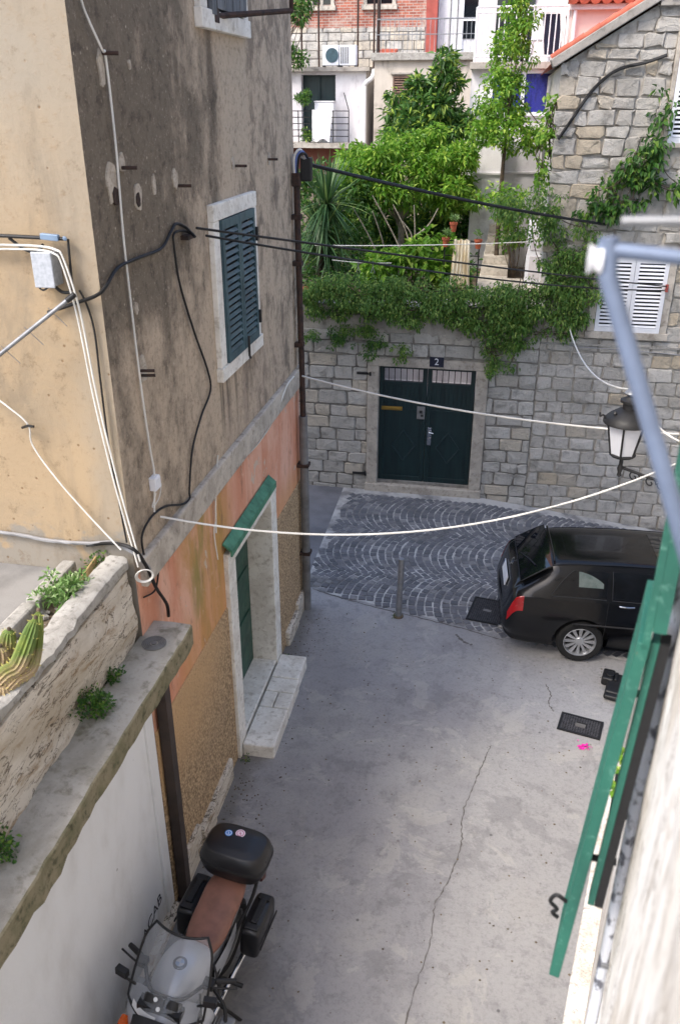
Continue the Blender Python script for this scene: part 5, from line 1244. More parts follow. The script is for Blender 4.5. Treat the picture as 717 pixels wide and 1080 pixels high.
# black plastic engine tray lying by the car
tr = thing('engine_undertray', 'black moulded plastic car undertray lying on the ground behind the shutter', 'car part', (1.82, 8.42, 0), (0, 0, R(-14)), local=True)
mb = MB(); mb.cbox((0, 0, .05), (.44, .40, .09)); mb.cbox((-.22, .12, .06), (.14, .22, .11)); mb.cbox((0, -.22, .05), (.44, .10, .06)); mb.build('tray', m_trimblk, tr, bevel=.025, seg=3)
mb = MB()
for i in range(4): mb.cbox((-.13 + i * .09, .1, .105), (.035, .16, .03))
mb.lathe([(.0, .09), (.07, .09), (.09, .12), (.06, .125), (.045, .105), (0, .105)], Matrix.Translation((.02, -.06, .01)), 14); mb.lathe([(.03, .09), (.045, .09), (.045, .125), (.03, .125)], Matrix.Translation((-.2, .1, .01)), 14); mb.build('rib', m_trimblk, tr, bevel=.008)
MB().tube(spline([(-.05, -.04, .12), (0, .0, .13), (.05, -.02, .13), (.07, -.07, .12)], 5), .014, 6).build('hose', m_pipe, tr)

# street lantern on a scrolled bracket
LC = Vector((1.17, 7.2, 3.36))
lp = thing('street_lantern', 'old street lantern with black roof and frosted glass on a scrolled bracket', 'street lamp', LC)
def hexf(r0, z0, r1, z1, n=6): return [(r0, z0), (r1, z1)]
T = Matrix.Translation(LC)
o = MB().lathe([(.105, .075), (.165, .36)], T @ Matrix.Rotation(R(15), 4, 'Z'), 6).build('glass', m_frost, lp)
mb = MB()
for j in range(6):
    t_ = 2 * pi * j / 6 + R(15); mb.tube([LC + Vector((.107 * cos(t_), .107 * sin(t_), .07)), LC + Vector((.168 * cos(t_), .168 * sin(t_), .365))], .009, 6)
mb.lathe([(0, .05), (.10, .055), (.118, .075), (.1, .085), (0, .08)], T, 12); mb.build('cage', m_iron, lp, smooth=40)
MB().lathe([(.17, .36), (.205, .365), (.205, .385), (.165, .43), (.10, .475), (.075, .485), (.06, .49), (.06, .54), (.085, .55), (.085, .57), (.03, .60), (.02, .64), (0, .65)], T, 18).build('roof', m_iron, lp, smooth=50)
MB().lathe([(.05, .615), (.062, .63), (.04, .66), (0, .67)], T, 10).build('vent_cap', m_galv, lp, smooth=50)
MB().lathe([(0, .1), (.028, .12), (.03, .3), (.0, .33)], T, 10).build('bulb', simple('rusty_lamp_socket', (150, 92, 58), .6, vs=10), lp, smooth=50)
mb = MB()
mb.tube([LC + Vector((0, 0, .06)), LC + Vector((0, 0, -.12))], .017, 8); mb.lathe([(0, -.15), (.022, -.13), (.016, -.1), (.028, -.06), (.018, -.03)], T, 10)
we = own(7.3, .09, 3.20); a0 = LC + Vector((0, 0, -.05))
mb.tube([a0, a0.lerp(we, .5), we], .014, 8)
for f, s in ((.28, 1), (.6, -1), (.82, 1)):
    c = a0.lerp(we, f); dr_ = (we - a0).normalized(); mb.tube(spline([c + dr_ * (.055 * (1 - i / 12) * cos(i * .75)) + Vector((0, 0, -.045 + .055 * (1 - i / 12) * sin(i * .75))) for i in range(11)], 3), .007, 5)
mb.obox(we - DV * .03 - Zup * .15, DV * .06, NV * .012, Zup * .3); mb.build('bracket', m_iron, lp, smooth=50)
mb = MB(); c = LC + Vector((-.19, -.02, .40)); mb.tube(spline([c, c + Vector((-.02, 0, .03)), c + Vector((-.045, 0, .015)), c + Vector((-.05, 0, .05))], 4), .007, 5); c2 = LC + Vector((-.12, -.06, .46)); mb.build('ornament', m_iron, lp); MB().lathe([(0, -.02), (.022, 0), (0, .024)], Matrix.Translation(c2), 8).build('ornament', m_iron, lp)

# ================= CABLES =================
def cable(label, pts, r, mat, name='cable', group=None, n=6, sm=True):
    P_ = spline(pts, 8) if sm else pts
    return tag(MB().tube(P_, r, n).build(name, mat, base=Vector(pts[0]), smooth=60), label, 'cable', group)
w = F0 + .022
cable('thick black power cable sagging from the rain pipe head to the stone gable', sagline((F0 + .14, 9.58, 5.62), (1.5, YW - .08, 4.55), .05), .020, m_black, sm=False)
cable('upper of the two thin black wires crossing above the garden', sagline((F0 + .1, 6.15, 5.38), (2.52, YW - .1, 3.66), .02), .0095, m_black, 'wire', 'twin wires crossing above the garden', sm=False)
cable('lower of the two thin black wires crossing above the garden', sagline((F0 + .1, 6.35, 5.30), (2.5, YW - .1, 3.60), .10), .0095, m_black, 'wire', 'twin wires crossing above the garden', sm=False)
mb = MB(); 
for z in (3.66, 3.60): mb.lathe([(.0, -.03), (.028, -.025), (.02, 0), (.028, .025), (0, .03)], Matrix.Translation((2.53, YW - .09, z)), 10)
tag(mb.build('insulator', m_redwall, base=(2.53, YW - .09, 3.63), smooth=50), 'reddish insulators holding the twin wires on the stone house', 'insulator')
fc = lambda u, v, d=.022: onx(u, v, F0 + d)
cable('black cable rising across the stained facade to the wire bracket', [Vector((-2.66, 4.67, 5.07)), Vector((-2.48, 4.67, 5.13)), Vector((F0 + .015, 4.675, 5.2)), fc(124, 283), fc(146, 272), fc(170, 262), fc(180, 245), fc(186, 236), fc(196, 240), fc(206, 250, .1)], .011, m_black)
cable('thin black cable dropping from the wire bracket down to the stone band', [fc(206, 250, .06), fc(196, 244), fc(184, 246), fc(184, 262), fc(190, 300), fc(205, 350), fc(219, 390), fc(222, 412), fc(212, 440), fc(203, 475), fc(200, 515), fc(200, 526), fc(192, 532), fc(175, 534), fc(160, 545), fc(150, 565), fc(152, 585)], .009, m_black)
cable('white wire running straight down the facade from the top left', [fc(84, -10), fc(90, 12), fc(108, 52, .05), fc(112, 62), fc(122, 150), fc(130, 245), fc(136, 300), fc(148, 400), fc(158, 470), fc(163, 500), fc(163, 540)], .007, m_wire)
cable('looped white wire beside the small junction box', [fc(165, 515), fc(170, 510), fc(168, 525), fc(161, 535), fc(165, 520)], .004, m_wire)
cable('white wire following the salmon wall below the stone band', [fc(228, 562), fc(228, 518, .03), fc(234, 505), fc(250, 490), fc(272, 468), fc(290, 440), fc(302, 408, .07), fc(310, 397, .09)], .008, m_wire)
cable('thin white wire dropping to a knot beside the canopy', [fc(230, 480, .03), fc(227, 520), fc(228, 545), fc(226, 562), fc(230, 590)], .006, m_wire)
cable('upper white rope stretched across the alley from the rain pipe', sagline((F0 + .1, 9.44, 3.29), own(7.98, .085, 3.44), .11), .011, m_wire, 'rope', sm=False)
cable('lower white rope sagging across the alley in front of the car', sagline((F0 + .03, 5.15, 3.5), own(7.05, .085, 3.5), .36), .0085, m_wire, 'rope', sm=False)
cable('white wire hanging from the stone house down to the lantern top', sagline((1.14, YW - .06, 2.97), LC + Vector((-.01, 0, .66)), .25), .010, m_wire, sm=False)
cable('white wire leaving the lantern top to the right wall', sagline(LC + Vector((.01, 0, .64)), own(7.0, .085, 3.72), .06), .008, m_wire, sm=False)
cable('grey pipe-like cable pinned under the gable of the stone house', [Vector(ony(u, v, YW - .05)) for u, v in ((588, 147), (604, 124), (622, 98), (638, 82), (655, 72), (680, 66), (703, 58))], .022, m_black)
cable('thin pale wire stapled along the stones under the white shutters', [Vector(ony(u, v, YW - .05)) for u, v in ((578, 352), (600, 364), (640, 368), (690, 372), (730, 376))], .008, m_wcab)
yf = 4.675
fy = lambda u, v, d=0: ony(u, v, yf - d)
cable('grey cable clipped along the foot of the ochre wall above the terrace', [fy(-40, 556), fy(20, 564), fy(52, 570), fy(92, 573), fy(118, 572), fy(132, 578), fc(145, 586, .04), fc(158, 600, .05)], .014, m_wcab)
cable('black cable bundle dropping from the wall foot to the ledge', [fy(92, 575), fy(120, 573, .02), fc(142, 580, .06), fc(155, 598, .07), fc(165, 620, .07), fc(176, 637, .06), fc(178, 650, .05)], .013, m_black)
cable('black loop of cable on the salmon wall beside the coil', [fc(203, 528), fc(188, 560), fc(172, 585), fc(168, 600), fc(164, 622), fc(152, 630)], .007, m_black)
cable('left of two parallel white cables slanting down the ochre wall', [fy(-30, 258, .03), fy(30, 259, .04), fy(58, 263, .05), fy(68, 275, .05), fy(85, 330, .05), fy(103, 420, .04), fy(125, 510, .04), fy(148, 592, .05)], .0068, m_wire, group='white cables on the ochre wall')
cable('right of two parallel white cables slanting down the ochre wall', [fy(-30, 263, .03), fy(30, 263, .04), fy(56, 267, .06), fy(66, 280, .06), fy(82, 335, .06), fy(100, 424, .05), fy(122, 514, .05), fy(146, 598, .06)], .006, m_wire, group='white cables on the ochre wall')
cable('thin dark cable hugging the house corner below the junction box', [fy(84, 306), fy(92, 322), fy(100, 350), fy(106, 400), fy(115, 470), fy(126, 530), fy(134, 572)], .007, m_black)
cable('thin white wire drooping across the lower ochre wall', [fy(-20, 408, .05), fy(10, 430, .05), fy(30, 448, .05), fy(35, 470, .03), fy(60, 505, .03), fy(95, 545, .03), fy(128, 580, .05)], .006, m_wire)
mb = MB()
for i in range(3):
    c = fc(153, 607, .09); rr = .050 + .006 * i; ex = Vector((.88, .47, 0)); ez = Vector((.1, -.2, .97))
    mb.tube([c + Vector((0, -.004 * i, 0)) + ex * rr * cos(t_ / 20 * 2 * pi) + ez * rr * (1.05 - .05 * i) * sin(t_ / 20 * 2 * pi) for t_ in range(21)], .0038, 6)
tag(mb.build('cable_coil', m_wire, base=fc(153, 607), smooth=60), 'small round coil of white cable hanging at the end of the parapet', 'cable coil')
# coil on ledge drain
mb = MB(); c = Vector((-2.2, 4.62, 2.765))
for i in range(5): rr = .035 + .012 * i; mb.tube([c + Vector((rr * cos(t_ / 18 * 2 * pi), rr * sin(t_ / 18 * 2 * pi), .003)) for t_ in range(19)], .0045, 5)
mb.lathe([(0, .001), (.02, .001), (.02, .008), (0, .008)], Matrix.Translation(c), 10)
tag(mb.build('ledge_drain', m_pipe, base=c), 'round grey drain strainer on the ledge beside the house wall', 'drain')
# boxes
jb = thing('junction_box', 'grey metal junction box with cables on the ochre wall', 'junction box', fy(55, 282))
a = fy(42, 264); b_ = fy(66, 300); MB().box(a.x, b_.x, yf - .09, yf + .024, b_.z, a.z).build('case', simple('grey_enamel_box', (178, 182, 188), .45, .2, c2=(150, 156, 164), vs=40), jb, bevel=.008)
MB().box(a.x - .006, b_.x + .006, yf - .10, yf - .088, b_.z - .004, a.z + .006).build('lid', simple('grey_enamel_lid', (184, 188, 196), .45, .2, c2=(160, 166, 174), vs=40), jb, bevel=.005)
mb = MB(); mb.tube(spline([fy(40, 272, .02), fy(40, 298, .02), fy(46, 306, .02), fy(54, 300, .03)], 6), .006, 6); mb.tube(spline([fy(56, 300, .05), fy(66, 308, .03), fy(76, 308, .03)], 6), .010, 6); mb.tube(spline([fy(72, 252, .02), fy(74, 275, .02), fy(77, 306, .02)], 6), .008, 6); mb.build('lead', m_black, jb)
ba = thing('cable_anchor', 'dark cable clamp bar with a blue-grey fitting above the junction box', 'cable clamp', fy(40, 252))
mb = MB(); mb.tube([fy(-30, 247, .05), fy(10, 249, .05), fy(70, 252, .02)], .011, 8); mb.tube(spline([fy(10, 251, .03), fy(25, 262, .03), fy(38, 266, .03), fy(46, 258, .03)], 6), .01, 6); mb.build('bar', m_iron, ba)
mb = MB(); c = fy(53, 250, .03); mb.cbox(c, (.11, .03, .035), (0, R(4), 0)); mb.tube([fy(68, 251, .0), fy(69, 252, .07)], .012, 8); mb.build('fitting', simple('blue_grey_clamp', (130, 152, 178), .4, .3), ba, bevel=.004)
sb = thing('white_socket_box', 'small white junction box on the facade above the stone band', 'junction box', fc(163, 509))
q = fc(163, 509); MB().box(F0, F0 + .05, q.y - .045, q.y + .045, q.z - .05, q.z + .05).build('case', m_wpaint, sb, bevel=.006); MB().box(F0 + .05, F0 + .056, q.y - .038, q.y + .038, q.z - .042, q.z + .042).build('lid', m_wpaint, sb, bevel=.003)
ph2 = thing('cable_terminal', 'black cable terminal with looped cables at the top of the rain pipe', 'cable terminal', (F0 + .1, 9.55, 5.5))
MB().cbox((F0 + .16, 9.58, 5.56), (.12, .1, .24)).build('terminal', m_iron, ph2, bevel=.015)
m_bluecab = simple('blue_cable', (96, 116, 172), .5)
for i, (m_, dx) in enumerate(((m_wire, 0), (m_bluecab, .025), (m_black, .05), (m_wcab, -.02))):
    MB().tube(spline([(F0 + .05 + dx * .3, 9.5, 5.45), (F0 + .05 + dx, 9.48, 5.68), (F0 + .11 + dx, 9.5, 5.76 - .02 * i), (F0 + .17 + dx * .4, 9.55, 5.66)], 7), .014, 7).build('cable_loop', m_, ph2, smooth=60)
MB().cbox((F0 + .06, 9.52, 5.46), (.09, .09, .14)).build('pipe_cap', m_rust, ph2, bevel=.01)
# antenna boom in front of the ochre wall
an = thing('antenna', 'aluminium antenna boom with a black end cap in front of the ochre wall', 'antenna', (-3.9, 4.2, 3.26))
A0 = Vector((-4.0, 4.25, 4.05)); A1 = fy(71, 317, .10); A2 = A1 + (A1 - A0).normalized() * .06
MB().tube([A0, A1], .013, 8).build('boom', m_galv, an, smooth=50); MB().tube([A1, A2], .017, 8).build('end_cap', m_iron, an, smooth=50)
mb = MB(); dirv = (A1 - A0).normalized()
for i in range(7):
    c = A0.lerp(A1, .34 + i * .1); s = Vector((dirv.z, 0, -dirv.x)) * .11 + Vector((0, .03, 0)); mb.tube([c, c + s], .0022, 4); mb.tube([c, c - s * .3], .0022, 4)
mb.build('element', m_galv, an); MB().tube([A0, (A0.x, A0.y, 3.26)], .02, 8).build('mast', m_galv, an)
cl = thing('cable_clip', 'black iron cable clip driven into the lower ochre wall', 'cable clip', fy(30, 450))
MB().tube([fy(24, 451, -.0), fy(30, 449, .06), fy(36, 450, .07)], .009, 6).build('pin', m_iron, cl)
# ================= CAR (black estate car) =================
CX, CY = 2.27, 9.74
car = thing('parked_car', 'black estate car parked on the cobbles with red tail lamp and silver alloy wheel', 'car', (CX, CY, gz(CX, CY) + .0), (0, R(1.0), R(3.5)), local=True)
# x, sill z, sill half width, mid half width, belt half width, belt z, roof half width, roof z
K = [(-2.06, .34, .50, .66, .64, .50, .56, .56), (-2.03, .27, .60, .735, .72, .56, .62, .63), (-1.99, .24, .66, .775, .745, .66, .64, .80), (-1.95, .22, .69, .795, .755, .80, .655, .93),
     (-1.90, .20, .71, .805, .765, .88, .65, .995), (-1.75, .19, .73, .815, .775, .90, .615, 1.13), (-1.55, .18, .745, .82, .78, .905, .575, 1.295), (-1.46, .18, .75, .82, .78, .905, .57, 1.345), (-1.2, .18, .755, .82, .78, .905, .575, 1.375),
     (-.6, .18, .76, .82, .785, .90, .585, 1.405), (0, .18, .76, .82, .785, .89, .58, 1.405), (.4, .18, .76, .82, .785, .885, .565, 1.36), (.75, .18, .76, .82, .78, .88, .575, 1.16), (1.05, .18, .755, .818, .775, .88, .60, .96),
     (1.2, .18, .75, .815, .765, .86, .60, .905), (1.6, .19, .74, .805, .735, .79, .56, .84), (1.85, .2, .71, .78, .70, .70, .52, .755), (1.98, .23, .66, .73, .66, .58, .48, .66), (2.06, .30, .54, .62, .58, .46, .42, .52)]
K = np.array(K); K[:, 6] *= .91; K[:, 7] = np.where(K[:, 7] > .9, .9 + (K[:, 7] - .9) * .80, K[:, 7]); xs_ = np.concatenate([np.linspace(-2.06, -1.9, 9), np.linspace(-1.86, -1.4, 12), np.linspace(-1.35, 1.7, 46), np.linspace(1.75, 2.06, 10)])
par_ = np.stack([np.interp(xs_, K[:, 0], K[:, i]) for i in range(1, 8)], 1)
sm = par_.copy()
for i in range(1, len(xs_) - 1): sm[i] = par_[i] * .5 + .25 * (par_[i - 1] + par_[i + 1])
def half(p):
    zb, ws, wm, wb, zbt, wr, zr = p; h = zr - zbt; e = min(.06, h * .4)
    pts = [(0, zb), (ws * .92, zb), (ws, zb + .05), (wm - .012, zb + (zbt - zb) * .35), (wm, zb + (zbt - zb) * .62), (wb + .012, zbt - .035), (wb, zbt), (wb + (wr - wb) * .5, zbt + h * .53), (wr + .012, zr - e), (wr - .05, zr - e * .18), (wr * .5, zr + .012), (0, zr + .018)]
    P3 = spline([(a, b_, 0) for a, b_ in pts], 3); return [(q.x, q.y) for q in P3]
H_ = [half(p) for p in sm]; nh = len(H_[0])
rows = [[(x, -y, z) for y, z in h] + [(x, y, z) for y, z in h[-2:0:-1]] for x, h in zip(xs_, H_)]
mb = MB(); mb.grid(rows, closed=True, caps=True)
car.scale = (.96, .96, .96)
body = mb.build('body', m_carpaint, car, smooth=38, fix=True)
cut = MB()
for x in (-1.07, 1.37): cut.lathe([(.345, -1.2), (.345, -.50)], Matrix.Translation((x, 0, .30)) @ Matrix.Rotation(R(-90), 4, 'X'), 40); cut.lathe([(.345, .50), (.345, 1.2)], Matrix.Translation((x, 0, .30)) @ Matrix.Rotation(R(-90), 4, 'X'), 40)
co = cut.build('cutter', m_trimblk, fix=True)
co.parent = car
bpy.context.view_layer.update()
bm_ = body.modifiers.new('wells', 'BOOLEAN'); bm_.operation = 'DIFFERENCE'; bm_.object = co; bm_.solver = 'EXACT'
dg = bpy.context.evaluated_depsgraph_get(); dg.update(); nm = bpy.data.meshes.new_from_object(body.evaluated_get(dg)); body.modifiers.clear()
old = body.data; body.data = nm; nm.materials.clear(); nm.materials.append(m_carpaint)
bpy.data.objects.remove(co)
nm.polygons.foreach_set('use_smooth', [True] * len(nm.polygons)); nm.set_sharp_from_angle(angle=R(35))
def surf(xi, hi, side, off):
    """point on the car side: x, position on the half ring, pushed outwards"""
    def at(x, h):
        f = np.interp(x, xs_, np.arange(len(xs_))); i = int(min(f, len(xs_) - 2)); a = f - i
        j = int(min(h, nh - 2)); b_ = h - j
        A = np.array(H_[i]); B = np.array(H_[i + 1]); r = (A[j] * (1 - b_) + A[j + 1] * b_) * (1 - a) + (B[j] * (1 - b_) + B[j + 1] * b_) * a
        return Vector((x, r[0] * side, r[1]))
    p = at(xi, hi); dx = at(min(xi + .02, 2.05), hi) - at(max(xi - .02, -2.05), hi); dh = at(xi, min(hi + .3, nh - 1.01)) - at(xi, max(hi - .3, 0))
    n = dx.cross(dh).normalized(); c = Vector((xi, 0, .7))
    if n.dot(p - c) < 0: n = -n
    return p + n * off
def patch(fn, a0, a1, b0, b1, na, nb, side, off, tilt=0):
    return [[surf(a0 + (a1 - a0) * i / na + tilt(j / nb) if tilt else a0 + (a1 - a0) * i / na, b0 + (b1 - b0) * j / nb, side, off) for j in range(nb + 1)] for i in range(na + 1)]
for side in (-1, 1):
    for x0, x1, t0, t1, nm_ in ((-1.50, -.83, .27, .02, 'rear_quarter_window'), (-.76, .05, .0, .0, 'rear_door_window'), (.12, .72, 0, -.30, 'front_door_window')):
        rows = []
        for i in range(13):
            rows.append([surf((x0 + (t0 if x0 < -1 else 0) * (j / 6)) * (1 - i / 12) + (x1 + t1 * (j / 6)) * (i / 12), 18.6 + (23.2 - 18.6) * j / 6, side, .010) for j in range(7)])
        g_ = MB().grid(rows).build(nm_, m_carglass, car, smooth=60)
        if nm_ == 'rear_quarter_window' and side == -1:
            rr = []
            for i in range(9):
                a = i / 8; rr.append([surf(-1.17 + .30 * a, 20.0 + (2.9 - 2.2 * a ** 1.5) * (j / 5) + .9 * a * 0, side, .005) for j in range(6)])
            MB().grid(rr).build('white_cover', simple('pale_green_cloth', (206, 222, 214), .8, c2=(150, 176, 168), vs=9), g_, smooth=60)
        mb = MB(); mb.tube([surf(x0 + (x1 - x0) * i / 10, 18.3, side, .008) for i in range(11)], .006, 5); mb.tube([surf(x0 + t0 * j / 6 - .0, 18.6 + 4.6 * j / 6, side, .009) for j in range(7)], .005, 5); mb.build('window_trim', m_trimblk, car, smooth=60)
    # roof gutter rail with bright line
    MB().tube([surf(-1.5 + 1.9 * i / 16, 25.6, side, .004) for i in range(17)], .009, 6).build('roof_rail', m_carpaint, car, smooth=60)
    MB().tube([surf(-1.2 + 2.3 * i / 16, 11.2, side, .008) for i in range(17)], .014, 6).build('side_moulding', m_trimblk, car, smooth=60)
    for xh in (-.58, .36):
        mb = MB(); mb.tube(spline([surf(xh - .09, 15.0, side, .012), surf(xh, 15.1, side, .03), surf(xh + .09, 15.2, side, .014)], 5), .013, 8); mb.build('door_handle', m_chrome if side < 0 else m_trimblk, car, smooth=60)
    for xa, xb in ((-.80, -.80), (.085, .085), (1.0, 1.0)):
        MB().tube([surf(xa, h, side, .0005) for h in np.linspace(6.5, 17.8, 12)], .0035, 4).build('door_seam', m_trimblk, car)
    # tail lamp
    rr = [[surf(-2.005 + .18 * i / 6, 12.9 + 4.8 * j / 6, side, .008) for j in range(7)] for i in range(7)]
    MB().grid(rr).build('tail_lamp', m_redlens, car, smooth=60)
    rr = [[surf(1.78 + .24 * i / 6, 14.5 + 3.0 * j / 4, side, .008) for j in range(5)] for i in range(7)]
    MB().grid(rr).build('headlight', m_frost, car, smooth=60)
    mb = MB(); mb.cbox((.72, side * .90, .93), (.12, .17, .13)); mb.build('wing_mirror', m_carpaint, car, bevel=.03, seg=3)
def rear_pt(x, y, off):   # point on the upper surface at x, lateral y
    f = np.interp(x, xs_, np.arange(len(xs_))); p = np.array([np.interp(x, xs_, sm[:, k]) for k in range(7)]); zr = p[6]
    dzdx = (np.interp(x + .02, xs_, sm[:, 6]) - np.interp(x - .02, xs_, sm[:, 6])) / .04; n = Vector((-dzdx, 0, 1)).normalized()
    return Vector((x, y, zr + .016 * (1 - (y / max(p[5], .1)) ** 2))) + n * off
rr = [[rear_pt(-1.86 + .36 * i / 8, (-.57 + .03 * (8 - i) / 8 * -1 + (1.14 + .06 * (8 - i) / 8) * j / 10), .008) for j in range(11)] for i in range(9)]
MB().grid(rr).build('rear_window', m_carglass2, car, smooth=60)
mb = MB(); mb.tube([rear_pt(-1.87, -.60 + 1.2 * i / 10, .010) for i in range(11)], .007, 5)
for s in (-1, 1): mb.tube([rear_pt(-1.86 + .36 * i / 8, s * (.605 - .028 * i / 8), .008) for i in range(9)], .007, 5)
mb.build('window_seal', m_trimblk, car, smooth=60)
MB().tube([rear_pt(-1.82, .05, .02), rear_pt(-1.74, -.2, .022), rear_pt(-1.68, -.42, .022)], .008, 6).build('rear_wiper', m_trimblk, car)
mb = MB(); mb.tube([rear_pt(-1.47, -.5 + 1.0 * i / 10, .012) for i in range(11)], [.014] * 11, 6); mb.build('roof_edge', m_carpaint, car, smooth=60)
rr = [[rear_pt(.46 + .54 * i / 8, -.55 - .02 * i / 8 + (1.1 + .04 * i / 8) * j / 10, .008) for j in range(11)] for i in range(9)]
MB().grid(rr).build('windscreen', m_carglass2, car, smooth=60)
# sunroof outline is only a slight glossy panel
rr = [[Vector((-.2 + .6 * i / 6, -.36 + .72 * j / 6, 0)) for j in range(7)] for i in range(7)]
rr = [[rear_pt(p.x, p.y, .005) for p in r] for r in rr]; MB().grid(rr).build('sunroof', m_carglass2, car, smooth=60)
# plate, badge, bumper trim, exhaust
def rear_frame(x, off):
    p, q = rear_pt(x - .012, 0, off), rear_pt(x + .012, 0, off); u = (q - p).normalized(); return basis((p + q) / 2, (0, -1, 0), u, Vector((0, -1, 0)).cross(u))
pm = rear_frame(-1.996, .012)
plate = MB().prism([(-.26, -.06), (.26, -.06), (.26, .06), (-.26, .06)], .012, pm).build('number_plate', m_plate, car)
MB().prism([(-.258, -.055), (-.22, -.055), (-.22, .055), (-.258, .055)], .002, pm @ Matrix.Translation((0, 0, .0125))).build('blue_band', m_blueplate, plate)
link('emblem', text_mesh('S', .17, rear_frame(-1.935, .010), .007, 'emblem'), m_chrome, car)
mb = MB(); mb.tube([(-2.068 + .10 * abs(i / 8 - .5) ** 2 * 4 * .6, -.66 + 1.32 * i / 8, .57) for i in range(9)], .016, 6); mb.build('bumper_strip', m_trimblk, car, smooth=60)
mb = MB(); mb.tube([(-1.9, -.5, .24), (-2.07, -.5, .235)], .026, 10); mb.build('exhaust_pipe', m_alum, car, smooth=60)
def wheel(x, y, side):
    M0 = Matrix.Translation((x, y, .292)) @ Matrix.Rotation(R(90) * -side, 4, 'X')       # local z outward (+side y)
    w = MB().lathe([(.19, -.09), (.26, -.095), (.288, -.075), (.292, 0), (.288, .075), (.262, .095), (.205, .09), (.19, .08)], M0, 40, caps=False).build('wheel', m_tyre, car, smooth=40)
    mb = MB(); mb.lathe([(.198, -.08), (.198, .07), (.207, .088), (.196, .092), (.186, .07), (.182, -.02), (.182, -.08)], M0, 40, caps=False); mb.lathe([(0, .072), (.05, .072), (.06, .06), (.06, .02)], M0, 24)
    for k in range(12):
        a = 2 * pi * k / 12; c = Vector((cos(a), sin(a), 0)); s = Vector((-sin(a), cos(a), 0))
        V = [c * .05 + s * .012, c * .05 - s * .012, c * .19 - s * .024, c * .19 + s * .024]; V = [M0 @ (v + Vector((0, 0, z))) for z in (.045, .066) for v in V]
        mb.add(V, [(0, 1, 2, 3), (7, 6, 5, 4), (0, 4, 5, 1), (1, 5, 6, 2), (2, 6, 7, 3), (3, 7, 4, 0)])
    mb.build('rim', m_alloy, w, smooth=30, fix=True)
    MB().lathe([(0, -.02), (.18, -.02), (.18, -.01), (0, -.01)], M0, 24).build('brake_disc', m_iron, w)
for x in (-1.07, 1.37):
    for s in (-1, 1): wheel(x, s * .715, s)

# ================= MOTORCYCLE =================
HD = atan2(-1.09, -.11)
bk = thing('motorcycle', 'silver touring motorcycle with brown seat, black luggage boxes and tall windscreen by the white wall', 'motorcycle', (-1.75, 4.27, 0), None, local=True)
bk.rotation_mode = 'XYZ'; bk.rotation_euler = (R(-5), 0, HD)      # x forward, y left, leaning on its side stand
B = bk
def loft(secs, name, mat, par=B, n=20, smooth=60, bevel=0, pw=2.4):
    """secs: (x, y, z, half width, half height, [tilt]) superellipse sections along x"""
    rows = []
    for s in secs:
        x, y, z, a, b_ = s[:5]; ti = s[5] if len(s) > 5 else 0
        r = []
        for j in range(n):
            t_ = 2 * pi * j / n; c, d = cos(t_), sin(t_)
            yy = a * abs(c) ** (2 / pw) * (1 if c > 0 else -1); zz = b_ * abs(d) ** (2 / pw) * (1 if d > 0 else -1)
            r.append((x - ti * zz, y + yy, z + zz))
        rows.append(r)
    return MB().grid(rows, closed=True, caps=True).build(name, mat, par, smooth=smooth, fix=True)
def dens(secs, k=4):
    A = [np.array(list(s) + [0] * (6 - len(s)), float) for s in secs]; out = []
    for i in range(len(A) - 1):
        a = A[max(i - 1, 0)]; b_ = A[i]; c = A[i + 1]; d = A[min(i + 2, len(A) - 1)]
        for j in range(k):
            t_ = j / k; v = .5 * (2 * b_ + (c - a) * t_ + (2 * a - 5 * b_ + 4 * c - d) * t_ ** 2 + (3 * b_ - a - 3 * c + d) * t_ ** 3); v[3:5] = np.maximum(v[3:5], .004); out.append(tuple(v))
    out.append(tuple(A[-1])); return out
# wheels
for x in (0, 1.49):
    M0 = Matrix.Translation((x, 0, .31)) @ Matrix.Rotation(R(90), 4, 'X'); wd_ = .085 if x == 0 else .06
    w = MB().lathe([(.215, -wd_ * .8), (.25, -wd_), (.285, -wd_ * .8), (.31, 0), (.285, wd_ * .8), (.25, wd_), (.215, wd_ * .8)], M0, 36, caps=False).build('wheel', m_tyre, bk, smooth=50)
    mb = MB(); mb.lathe([(.22, -wd_ * .8), (.22, wd_ * .8), (.205, wd_ * .7), (.205, -wd_ * .7), (.22, -wd_ * .8)], M0, 36, caps=False); mb.lathe([(0, -.07), (.05, -.07), (.05, .07), (0, .07)], M0, 16)
    for k in range(5):
        a = 2 * pi * k / 5; mb.tube([M0 @ Vector((.04 * cos(a), .04 * sin(a), 0)), M0 @ Vector((.21 * cos(a + .15), .21 * sin(a + .15), 0))], .016, 6)
    mb.build('rim', m_alum, w, smooth=40)
    mb = MB(); mb.lathe([(.08, .05), (.15, .05), (.15, .056), (.08, .056)], M0, 24, caps=False); mb.build('brake_disc', m_chrome, w)
# tank, seat, fairing
loft(dens([(.50, 0, .78, .10, .08), (.56, 0, .83, .15, .13), (.72, 0, .87, .175, .155), (.88, 0, .87, .165, .15), (1.0, 0, .84, .12, .12), (1.05, 0, .82, .06, .07)]), 'fuel_tank', m_silver)
e = basis((.78, 0, 1.026), (0, -1, 0), (1, 0, .02), (0, 0, 1)); em = MB().lathe([(0, 0), (.048, 0), (.048, .006), (.042, .008), (0, .008)], e, 28).build('emblem', simple('dark_emblem_ring', (70, 74, 82), .3, .3), bk, smooth=30)
mb = MB()
for q0, q1 in ((0, pi / 2), (pi, 1.5 * pi)):
    mb.prism([(0, 0)] + [(.03 * cos(q0 + (q1 - q0) * i / 8), .03 * sin(q0 + (q1 - q0) * i / 8)) for i in range(9)], .003, Matrix.Translation((0, 0, .008)) @ e)
mb.build('roundel_quarter', simple('pale_blue_enamel', (126, 146, 178), .3), em)
mb = MB()
